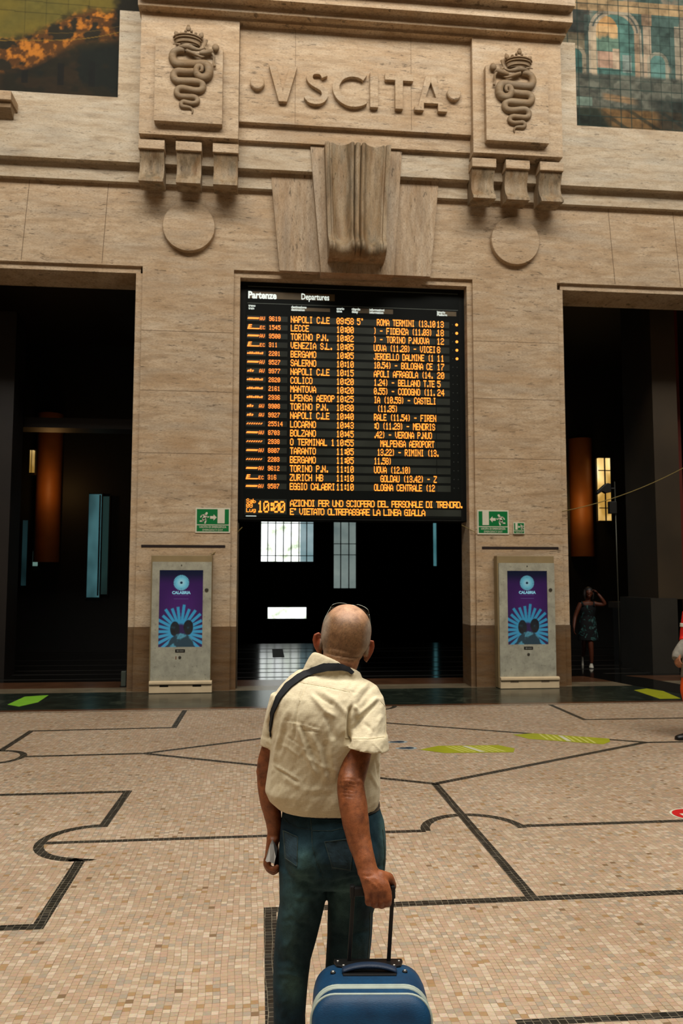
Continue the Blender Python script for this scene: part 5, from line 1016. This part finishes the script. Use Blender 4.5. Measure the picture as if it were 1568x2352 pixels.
for L in (LL, RL):
    o, Q = loop(L, .0011, 'rim', GM, sg); c_ = sum((Vector(x) for x in Q), Vector())/len(Q); q = MB(); n_ = len(Q)-1
    q.add([c_-FH*.0015]+[x-FH*.0008 for x in Q[:-1]]+[c_+FH*.001]+[x+FH*.0008 for x in Q[:-1]], [(0, 1+i, 1+(i+1) % n_) for i in range(n_)]+[(n_+1, n_+2+(i+1) % n_, n_+2+i) for i in range(n_)]+[(1+i, n_+2+i, n_+2+(i+1) % n_, 1+(i+1) % n_) for i in range(n_)]); q.build('lens', LENS, o, smooth=True)
loop([(800,1392,2.56),(808,1389.5,2.562),(817,1392,2.558)], .0012, 'bridge', GM, sg, False)
loop([(760,1394,2.548),(752,1408,2.538),(744,1424,2.525),(739,1444,2.51),(736,1460,2.50),(737,1470,2.488)], .0013, 'temple', GM, sg, False)
loop([(847.5,1411,2.54),(850,1428,2.53),(851.5,1448,2.515),(850,1462,2.50),(845,1472,2.49),(839,1480,2.478)], .0015, 'temple', GM, sg, False)
# ---- paper in the left hand
pp = empty('folded_paper', cp(622,1960,2.405), 'crumpled white paper in the left hand of the bald man', 'paper')
PAP = plain('paper', (196, 196, 194), .8, var=.08, scale=20)
q = MB(); q.prism([cp(x, y, d) for x, y, d in ((625,1929.5,2.40),(620,1940,2.392),(614,1957,2.386),(609,1977,2.384),(613,1980.5,2.382),(619,1979,2.38),(624,1982,2.382),(629.5,1984.5,2.386),(633,1968,2.388),(630,1952,2.394),(628,1938,2.40))], FH*.003); q.build('front_fold', PAP, pp)
q = MB(); q.prism([cp(x, y, d) for x, y, d in ((625,1929.5,2.404),(631,1938,2.412),(637,1950,2.42),(634,1970,2.405),(631,1958,2.40),(628,1944,2.402))], FH*.003); q.build('back_fold', plain('paper_grey', (150, 154, 158), .8, var=.1, scale=25), pp)
# ---- shoes
SHOE = plain('shoe_brown', (52, 36, 26), .45, spec=.4); SOLE = plain('shoe_sole', (28, 24, 22), .7)
for x, y, d in ((672, 2575, 2.478), (782, 2560, 2.52)):
    c_ = cp(x, y, d); g = Vector((c_.x, c_.y, 0)); f_ = (FH+R0*(-.12 if x < 700 else .22)).normalized(); s_ = Vector((f_.y, -f_.x, 0)); q = MB(); R_ = []
    for t, w, h in ((-.075,.024,.05),(-.06,.034,.075),(-.02,.037,.085),(.03,.038,.075),(.08,.043,.058),(.13,.047,.048),(.17,.042,.042),(.195,.026,.034)):
        R_.append([g+f_*t+s_*(w*math.cos(a))+UZ*(.022+max(0, math.sin(a))*h-.004*(math.sin(a) < 0)) for a in np.linspace(0, 2*PI, 15)[:-1]])
    q.loft(R_); sh = q.build('shoe', SHOE, man, smooth=True, sub=1)
    q = MB(); O_ = [(t, w+.005) for t, w in ((-.08,.02),(-.065,.036),(-.02,.038),(.03,.039),(.08,.045),(.13,.050),(.17,.045),(.20,.026))]; P = [g+f_*t+s_*w for t, w in O_]+[g+f_*t-s_*w for t, w in O_[::-1]]
    q.prism([p+UZ*.001 for p in P], UZ*.024); q.build('sole', SOLE, sh, bevel=.004)
# ================================================================== suitcase
sy_ = math.radians(0.5)
sx = (R0*math.cos(sy_)+FH*math.sin(sy_)).normalized(); sfwd = (FH*math.cos(sy_)-R0*math.sin(sy_)).normalized(); tl = math.radians(7)
su = (UZ*math.cos(tl)+sfwd*math.sin(tl)).normalized(); sf = -(sfwd*math.cos(tl)-UZ*math.sin(tl)).normalized()      # sf points to the viewer
SO = cp(845, 2211, 2.185); HB = (SO.z-.052)/su.z                                                                     # body length down to the wheels
def sp(x, y, z): return SO+sx*x+sf*y+su*z
case = empty('suitcase', Vector((sp(0, .1, -HB).x, sp(0, .1, -HB).y, 0)), 'blue soft suitcase with grey zips standing behind the old man', 'suitcase')
BLUE = NT('blue_nylon'); p = BLUE.geo(); w1 = BLUE.noise(BLUE.mapped(p, (1, 1, 6)), 150, 2); w2 = BLUE.noise(p, 14, 3)
BLUE.base(BLUE.mix(.3, BLUE.ramp(w2, [(.3, lin((2,42,72))), (.7, lin((4,58,92)))]), w1, 'OVERLAY')); BLUE.p(.55, spec=.35); BLUE.bump(w1, .25, .002); BLUE = BLUE.m
BLUED = plain('blue_nylon_dark', (4, 28, 52), .6, var=.2, scale=20, bump=.25); ZIP = plain('zip_grey', (150, 160, 150), .6, var=.12, scale=30); ZIPD = plain('zip_teeth', (84, 92, 88), .5, var=.3, scale=120); BP = plain('black_plastic_case', (14, 14, 15), .45, spec=.4, var=.2); STEEL = plain('rivet_steel', (190, 188, 180), .25, .9)
def rr(hw, z1, z0, r, n=9):
    P = []
    for cx, cz, a0 in ((hw-r, z1-r, 0), (-hw+r, z1-r, 90), (-hw+r, z0+r, 180), (hw-r, z0+r, 270)):
        for i in range(n): a = math.radians(a0+90*i/(n-1)); P.append((cx+r*math.cos(a), cz+r*math.sin(a)))
    return P
def shell(q, spec, cap=True):
    q.loft([[sp(x, y, z) for x, z in rr(hw, z1, z0, r)] for y, hw, z1, z0, r in spec], caps=cap)
W2 = .147
q = MB(); shell(q, [(-.003, W2-.03, -.03, -HB+.03, .05), (.0, W2-.012, -.012, -HB+.012, .058), (.014, W2, .0, -HB, .062), (.06, W2+.002, .004, -HB, .064), (.11, W2+.002, .002, -HB, .064), (.152, W2, -.004, -HB, .062)]); q.build('shell', BLUE, case, smooth=True, auto=50)
q = MB(); shell(q, [(.152, W2, -.004, -HB, .062), (.1525, W2+.003, -.001, -HB, .064), (.157, W2+.003, -.001, -HB, .064), (.158, W2, -.005, -HB, .062)], False); z1_ = q.build('zip_band', ZIP, case, smooth=True)
q = MB(); shell(q, [(.158, W2+.001, -.004, -HB, .062), (.161, W2+.0015, -.004, -HB, .062), (.1615, W2+.001, -.004, -HB, .062)], False); q.build('zip_teeth', ZIPD, z1_, smooth=True)
q = MB(); shell(q, [(.1615, W2, -.005, -HB, .062), (.162, W2+.003, -.002, -HB, .064), (.167, W2+.002, -.003, -HB, .064), (.168, W2-.002, -.008, -HB, .06)], False); q.build('zip_band', ZIP, case, smooth=True)
q = MB(); shell(q, [(.155, W2-.006, -.010, -HB+.004, .06), (.172, W2-.002, -.006, -HB+.004, .06), (.194, W2+.001, -.012, -HB+.004, .058), (.208, W2-.006, -.028, -HB+.012, .055), (.214, W2-.03, -.05, -HB+.03, .05)]); q.build('front_panel', BLUE, case, smooth=True, auto=50)
q = MB(); P = [sp(x, .190, z) for x, z in rr(W2+.003, -.012, -HB, .058)]; q.tube(P+[P[0]], .0035, 6, caps=False); q.build('piping', ZIP, case, smooth=True)
# lower front pocket with arched zip
zp = lambda x: -.108-.040*(abs(x)/.15)**2.2
q = MB(); xs = np.linspace(-.130, .130, 27); top_ = [(x, zp(x)) for x in xs]
for y0, y1 in ((.205, .226),):
    Q0 = [sp(x, y0, z) for x, z in top_]+[sp(x, y0, z) for x, z in ((.130, -HB+.04), (-.130, -HB+.04))]; Q1 = [sp(x*.985, y1, z-.006) for x, z in top_]+[sp(x, y1, z) for x, z in ((.126, -HB+.05), (-.126, -HB+.05))]
    q.loft([Q0, Q1])
pk = q.build('front_pocket', BLUED, case)
for dz, m, nm, r in ((.010, ZIP, 'zip_band', .0065), (.0015, ZIPD, 'zip_teeth', .0035), (-.008, ZIP, 'zip_band', .006)):
    q = MB(); q.tube([sp(x, .219, zp(x)+dz) for x in xs], r, 8, flat=.6); q.build(nm, m, pk, smooth=True)
q = MB(); c_ = sp(-.068, .229, zp(-.068)-.002); q.obox(c_, sx*.006, sf*.004, su*.008); q.obox(c_-su*.018+sf*.003, sx*.004, sf*.0015, su*.012); q.build('zip_pull', STEEL, pk, bevel=.0015)
# bracket, carry handle, rivets
q = MB(); tz = .0085
pts = [(-.093, -.004), (.093, -.004), (.094, .012), (.086, .046), (.066, .056), (.040, .040), (-.040, .040), (-.066, .056), (-.086, .046), (-.094, .012)]
q.prism([sp(x, y, .001) for x, y in pts], su*tz); br = q.build('handle_bracket', BP, case, bevel=.0025)
q = MB(); q.prism([sp(x, y, -.001) for x, y in ((-.072,.085),(.072,.085),(.070,.108),(-.070,.108))], su*.007); q.build('handle_patch', BP, case, bevel=.002)
q = MB(); R_ = []
for t in np.linspace(-1, 1, 25):
    h = .006+.013*(1-abs(t)**2.2); R_.append([sp(.072*t, .080+w*.017, h+e) for w, e in ((-1,0),(-.8,.005),(0,.007),(.8,.005),(1,0),(.8,-.004),(0,-.005),(-.8,-.004))])
q.loft(R_); q.build('carry_handle', BLUED, case, smooth=True)
for x, y, z in ((-.083,.016,.0095),(.083,.016,.0095),(-.068,.049,.0095),(.068,.049,.0095)):
    q = MB(); q.ball(sp(x, y, z), (.0042, .0042, .0026), (sx, sf, su), 12, 8); q.build('rivet', STEEL, br, smooth=True)
for x, y in ((-.096,.086),(.094,.080)):
    q = MB(); q.ball(sp(x, y, .004), (.0075, .0075, .003), (sx, sf, su), 14, 8); w_ = q.build('rivet_washer', BP, case, smooth=True); q = MB(); q.ball(sp(x, y, .0065), (.0046, .0046, .003), (sx, sf, su), 12, 8); q.build('rivet', STEEL, w_, smooth=True)
# telescopic handle: two poles and the grip under the hand
gc = cp(855, 2046.5, 2.196); gl = cp(803, 2046, 2.194); gr = cp(906.5, 2046, 2.198)
hd_ = empty('telescopic_handle', sp(0, .012, .01)); put(hd_, case)
for xb, g in ((-.054, cp(811, 2050, 2.194)), (.0535, cp(901.5, 2050, 2.198))):
    a = sp(xb, .012, -.02); d_ = (g-a); n_ = d_.normalized(); q = MB(); q.obox((a+g)/2, sx*.0052, (n_.cross(sx)).normalized()*.004, n_*(d_.length/2)); q.build('pole', BP, hd_, bevel=.0015)
q = MB(); ax = (gr-gl); q.obox(gc-su*.0, ax/2, sf*.0125, su*.0115); q.build('grip', BP, hd_, bevel=.004)
for g in (gl+ax.normalized()*.007, gr-ax.normalized()*.006):
    q = MB(); q.obox(g-su*.0015, ax.normalized()*.0065, sf*.0135, su*.0165); q.build('grip_end', BP, hd_, bevel=.003)
# wheels and feet
for x in (-.115, .115):
    c_ = sp(x, .03, -HB-.02); c_.z = .024; q = MB(); q.loft([[c_+sx*t+(FH*math.cos(a)+UZ*math.sin(a))*r for a in np.linspace(0, 2*PI, 21)[:-1]] for t, r in ((-.012,.018),(-.010,.023),(.010,.023),(.012,.018))]); q.build('wheel', BP, case, smooth=True, auto=40)
    q = MB(); a = sp(x, .03, -HB+.02); q.obox((a+c_)/2, sx*.018, sf*.02, (a-c_)/2); q.build('wheel_housing', BP, case, bevel=.004)
    e_ = sp(x*.9, .15, -HB); q = MB(); q.tube([e_+su*.01, Vector((e_.x, e_.y, .001))], [.014, .012], 12); q.build('foot', BP, case, smooth=True, auto=40)
q = MB(); q.ball(sp(-W2-.004, .12, -.15), (.008, .02, .03), (sx, sf, su)); q.build('side_handle', BLUED, case, smooth=True)
# ================================================================== two more people
def hand_at(mb, w, d, n, s=1.0, curl=.5, side=1):
    """hand from the wrist w along d, n = out of the back of the hand"""
    d = Vector(d).normalized(); n = (Vector(n)-d*Vector(n).dot(d)).normalized(); t = d.cross(n)*side; w = Vector(w)
    mb.loft([[w+d*(k*s)+t*(a*s*math.cos(q))+n*(b_*s*math.sin(q)) for q in np.linspace(0, 2*PI, 13)[:-1]] for k, a, b_ in ((0,.026,.02),(.03,.036,.017),(.07,.043,.015),(.095,.042,.013))])
    for i, L in enumerate((.075, .085, .08, .062)):
        o = w+d*(.09*s)+t*((.031-.021*i)*s); P = [o]; ang = 0
        for k in range(3): ang += curl*(.6+.3*k); P.append(P[-1]+(d*math.cos(ang)-n*math.sin(ang))*(L*s*(.45, .32, .23)[k]))
        mb.tube(P, [.0095*s, .009*s, .0085*s, .0075*s], 8); mb.ball(P[-1], .0076*s, n=8, m=6)
    P = [w+d*(.03*s)+t*(.035*s), w+d*(.06*s)+t*(.062*s)-n*(.012*s), w+d*(.085*s)+t*(.068*s)-n*(.028*s), w+d*(.105*s)+t*(.060*s)-n*(.04*s)]; mb.tube(P, [.014*s, .012*s, .0105*s, .009*s], 8); mb.ball(P[-1], .009*s, n=8, m=6)
def headface(mb, c, s, fwd, up=None):
    up = (up or UZ); f_ = Vector(fwd).normalized(); r = f_.cross(up).normalized(); A = (r, f_, up); h = lambda x, y, z: c+r*(x*s)+f_*(y*s)+up*(z*s)
    mb.ball(c, (.073*s, .092*s, .085*s), A, 20, 14); mb.ball(h(0, .035, -.05), (.056*s, .06*s, .06*s), A, 16, 12); mb.ball(h(0, .065, -.09), (.036*s, .03*s, .024*s), A, 12, 8)
    mb.tube([h(0,.088,.005), h(0,.106,-.024), h(0,.108,-.034)], [.009*s, .012*s, .013*s], 8); mb.ball(h(0,.094,-.066), (.022*s,.009*s,.006*s), A, 10, 8); mb.ball(h(0,.092,-.075), (.019*s,.009*s,.006*s), A, 10, 8)
    for q in (-1, 1):
        mb.ball(h(q*.031,.076,.012), (.024*s,.015*s,.008*s), A, 10, 8); mb.ball(h(q*.031,.080,-.008), (.012*s,.010*s,.009*s), A, 8, 6); mb.ball(h(q*.074,-.004,-.02), (.009*s,.018*s,.03*s), A, 8, 8)
    return h
def skinm(name, c):
    t = NT(name); n = t.noise(t.pos(), 30, 3); t.base(t.ramp(n, [(.3, tuple(x*.8 for x in lin(c))), (.7, lin(c))])); t.p(.5, spec=.3); return t.m
def tub(mb, pts, rad, n=12):
    P = [Vector(p) for p in pts]; Q, RR = [], []
    for i in range(len(P)-1):
        p0, p1, p2, p3 = P[max(i-1, 0)], P[i], P[i+1], P[min(i+2, len(P)-1)]
        for k in range(4): t = k/4; Q.append(.5*((2*p1)+(p2-p0)*t+(2*p0-5*p1+4*p2-p3)*t*t+(3*p1-p0-3*p2+p3)*t**3)); RR.append(rad[i]*(1-t)+rad[i+1]*t)
    mb.tube(Q+[P[-1]], RR+[rad[-1]], n)
def oval(c, w, dp, n=20): return [c+R0*(w*math.cos(a))+FH*(dp*math.sin(a)) for a in np.linspace(0, 2*PI, n+1)[:-1]]
def shoe(name, o, s, f_, m, parent, sole=None, pitch=0):
    f_ = Vector(f_).normalized(); s_ = Vector((f_.y, -f_.x, 0)); u_ = s_.cross(f_).normalized(); u_ = u_ if u_.z > 0 else -u_; q = MB(); R_ = []
    for t, w, h in ((-.075,.022,.05),(-.06,.032,.075),(-.02,.035,.085),(.03,.036,.07),(.08,.041,.055),(.13,.044,.046),(.165,.039,.04),(.188,.024,.03)):
        R_.append([o+f_*(t*s)+s_*(w*s*math.cos(a))+u_*((.012+max(0, math.sin(a))*h-.010*(math.sin(a) < -.1))*s) for a in np.linspace(0, 2*PI, 15)[:-1]])
    q.loft(R_); return q.build(name, m, parent, smooth=True)
# ---- woman walking towards the viewer in the dark right-hand bay
wb = fl(1357, 1533); ws = empty('person', wb, 'woman in dark leaf print dress in the right doorway, hand raised to head', 'person')
wp = lambda x, y, z: wb+R0*x+FH*y+UZ*z
b = MB(); toV = (Vector((CAMP.x, CAMP.y, 0))-Vector((wb.x, wb.y, 0))).normalized()
headface(b, wp(0, .02, 1.43), .93, toV)
tub(b, [wp(-.005,.04,1.36), wp(-.015,.05,1.28), wp(-.02,.05,1.22)], [.045,.047,.07])
b.loft([oval(wp(-.03,.04,1.265), .06, .05), oval(wp(-.03,.04,1.235), .15, .075), oval(wp(-.03,.04,1.15), .155, .09), oval(wp(-.03,.04,1.0), .125, .085), oval(wp(-.03,.04,.85), .155, .10), oval(wp(-.03,.04,.74), .15, .10)])
tub(b, [wp(-.16,.04,1.22), wp(-.22,.03,1.10), wp(-.275,.02,.965), wp(-.315,-.04,.84), wp(-.335,-.08,.765)], [.045,.042,.036,.030,.023]); hand_at(b, wp(-.335,-.08,.765), (-.1,-.15,-1), -R0, .92, .5, 1)
tub(b, [wp(.10,.04,1.22), wp(.19,.0,1.20), wp(.275,-.04,1.215), wp(.215,-.05,1.32), wp(.165,-.02,1.40)], [.045,.042,.038,.032,.024]); hand_at(b, wp(.165,-.02,1.40), (-.6,.25,.75), R0+UZ*.4, .92, .7, -1)
tub(b, [wp(-.01,.03,.78), wp(-.02,-.02,.60), wp(-.015,-.06,.42), wp(-.005,-.05,.24), wp(.005,-.02,.09)], [.075,.062,.050,.042,.030]); tub(b, [wp(-.09,.05,.78), wp(-.10,.06,.6), wp(-.10,.08,.43), wp(-.06,.25,.28), wp(-.035,.38,.19)], [.075,.062,.048,.042,.030])
body2 = remesh(b, 'body', .007, skinm('skin_woman', (84, 42, 25)), 3, ws)
HAIR = plain('hair_dark', (26, 20, 18), .5, var=.4, scale=40, bump=.3)
q = MB(); q.ball(wp(0,.045,1.455), (.086,.095,.086), n=18, m=12); q.ball(wp(-.01,.10,1.37), (.075,.05,.09), n=14, m=10)
for x, z0 in ((-.075,1.42),(.07,1.42)): tub(q, [wp(x,.03,z0+.06), wp(x*1.15,.02,z0-.04), wp(x*1.0,.03,z0-.13)], [.022,.028,.016])
remesh(q, 'hair', .007, HAIR, 3, ws)
t = NT('dress_leaf_print'); p = t.pos(); n = t.noise(p, 9, 3, .6, 1.0); t.base(t.ramp(n, [(.54, lin((12,13,15))), (.60, lin((28,70,68))), (.65, lin((80,100,98))), (.68, lin((14,16,18)))])); t.p(.8, spec=.2)
q = MB(); q.loft([oval(wp(-.03,.04,1.19), .15, .086), oval(wp(-.03,.04,1.10), .163, .105), oval(wp(-.03,.04,.98), .135, .098), oval(wp(-.035,.03,.84), .168, .118), oval(wp(-.04,.02,.66), .185, .135), oval(wp(-.04,.02,.52), .20, .15), oval(wp(-.04,.02,.515), .185, .135), oval(wp(-.04,.02,.60), .17, .12)])
for sx_ in (-1, 1): q.tube([wp(-.03+sx_*.10,-.045,1.17), wp(-.03+sx_*.115,.02,1.25), wp(-.03+sx_*.11,.10,1.20)], [.022,.02,.02], 8)
remesh(q, 'dress', .007, t.m, 3, ws)
WS = plain('shoe_white', (190, 186, 172), .6)
shoe('shoe', wb+R0*.005+UZ*.0, 1.0, toV, WS, ws); shoe('shoe', wp(-.035,.42,.10), 1.0, toV*.5+Vector((0,0,-.85)), WS, ws)
# ---- person in red at the right edge, mostly outside the frame
rb = fl(1614, 1698); rs_ = empty('person', rb, 'person in a red top and orange leggings cut off by the right edge', 'person')
rp = lambda x, y, z: rb+R0*x+FH*y+UZ*z
b = MB(); headface(b, rp(.02,.0,1.56), 1.0, -FH)
tub(b, [rp(.02,.01,1.48), rp(.02,.02,1.40), rp(.02,.02,1.33)], [.052,.055,.08])
b.loft([oval(rp(.02,.02,1.39), .08, .06), oval(rp(.02,.02,1.35), .17, .09), oval(rp(.02,.02,1.15), .15, .10), oval(rp(.02,.02,.95), .15, .10), oval(rp(.02,.02,.85), .15, .10)])
tub(b, [rp(-.12,.0,1.33), rp(-.13,.02,1.18), rp(-.145,.03,1.06), rp(-.215,-.04,.97), rp(-.265,-.09,.91)], [.05,.045,.038,.034,.026]); hand_at(b, rp(-.268,-.095,.905), (-.45,-.55,-.7), (-.6,.1,.5), 1.0, .6, 1)
tub(b, [rp(.19,.0,1.33), rp(.24,.02,1.18), rp(.25,.03,1.06), rp(.25,-.04,.93), rp(.25,-.06,.85)], [.05,.045,.038,.034,.026]); hand_at(b, rp(.25,-.06,.85), (0,-.2,-1), R0, 1.0, .5, -1)
tub(b, [rp(-.09,.0,.88), rp(-.14,-.02,.65), rp(-.155,-.02,.46), rp(-.11,.0,.26), rp(-.10,.03,.09)], [.085,.065,.05,.045,.032]); tub(b, [rp(.12,.0,.88), rp(.13,-.1,.65), rp(.13,-.14,.46), rp(.14,-.06,.26), rp(.14,.0,.09)], [.085,.065,.05,.045,.032])
remesh(b, 'body', .007, skinm('skin_walker', (146, 96, 66)), 3, rs_)
q = MB(); q.ball(rp(.02,.03,1.585), (.086,.098,.083), n=18, m=12); remesh(q, 'hair', .008, HAIR, 2, rs_)
RED = plain('red_knit', (214, 22, 14), .7, var=.1, scale=12); ORG = plain('orange_leggings', (214, 76, 10), .7, var=.12, scale=10); GRYC = plain('grey_knit', (120, 116, 106), .85, var=.35, scale=24, bump=.4)
q = MB(); q.loft([oval(rp(.02,.02,1.40), .10, .075), oval(rp(.02,.02,1.355), .165, .105), oval(rp(.02,.02,1.15), .155, .118), oval(rp(.02,.02,.98), .16, .12), oval(rp(.02,.02,.93), .165, .122)])
tub(q, [rp(-.11,.0,1.34), rp(-.13,.02,1.20), rp(-.145,.03,1.08), rp(-.165,.01,1.03)], [.06,.055,.05,.046]); tub(q, [rp(.18,.0,1.34), rp(.24,.02,1.20), rp(.252,.03,1.08)], [.06,.055,.05])
remesh(q, 'top', .008, RED, 3, rs_)
q = MB(); tub(q, [rp(-.165,.0,1.02), rp(-.215,-.04,.97), rp(-.275,-.085,.90), rp(-.315,-.12,.855)], [.045,.052,.056,.036]); remesh(q, 'sleeve_cuff', .007, GRYC, 2, rs_)
q = MB(); tub(q, [rp(-.152,.02,1.22), rp(-.156,.02,1.18)], [.04,.04]); q.build('white_stripe', WS, rs_, smooth=True)
q = MB(); q.loft([oval(rp(.02,.0,.97), .165, .12), oval(rp(.02,.0,.85), .18, .13), oval(rp(.02,.0,.80), .175, .125)]); tub(q, [rp(-.09,.0,.86), rp(-.125,-.02,.74), rp(-.14,-.02,.64)], [.095,.085,.08]); tub(q, [rp(.12,.0,.86), rp(.13,-.07,.74), rp(.13,-.1,.64)], [.095,.085,.08]); remesh(q, 'shorts', .008, GRYC, 3, rs_)
q = MB(); tub(q, [rp(-.13,-.02,.68), rp(-.165,-.02,.54), rp(-.155,-.015,.44), rp(-.11,.0,.26), rp(-.10,.03,.09)], [.075,.064,.058,.050,.038]); tub(q, [rp(.13,-.09,.68), rp(.13,-.14,.46), rp(.14,-.06,.26), rp(.14,0,.09)], [.075,.058,.050,.038]); remesh(q, 'leggings', .008, ORG, 3, rs_)
shoe('shoe', rp(-.115,.0,0), 1.05, -R0-FH*.25, BLK, rs_); shoe('shoe', rp(.14,.0,0), 1.05, -FH, BLK, rs_)
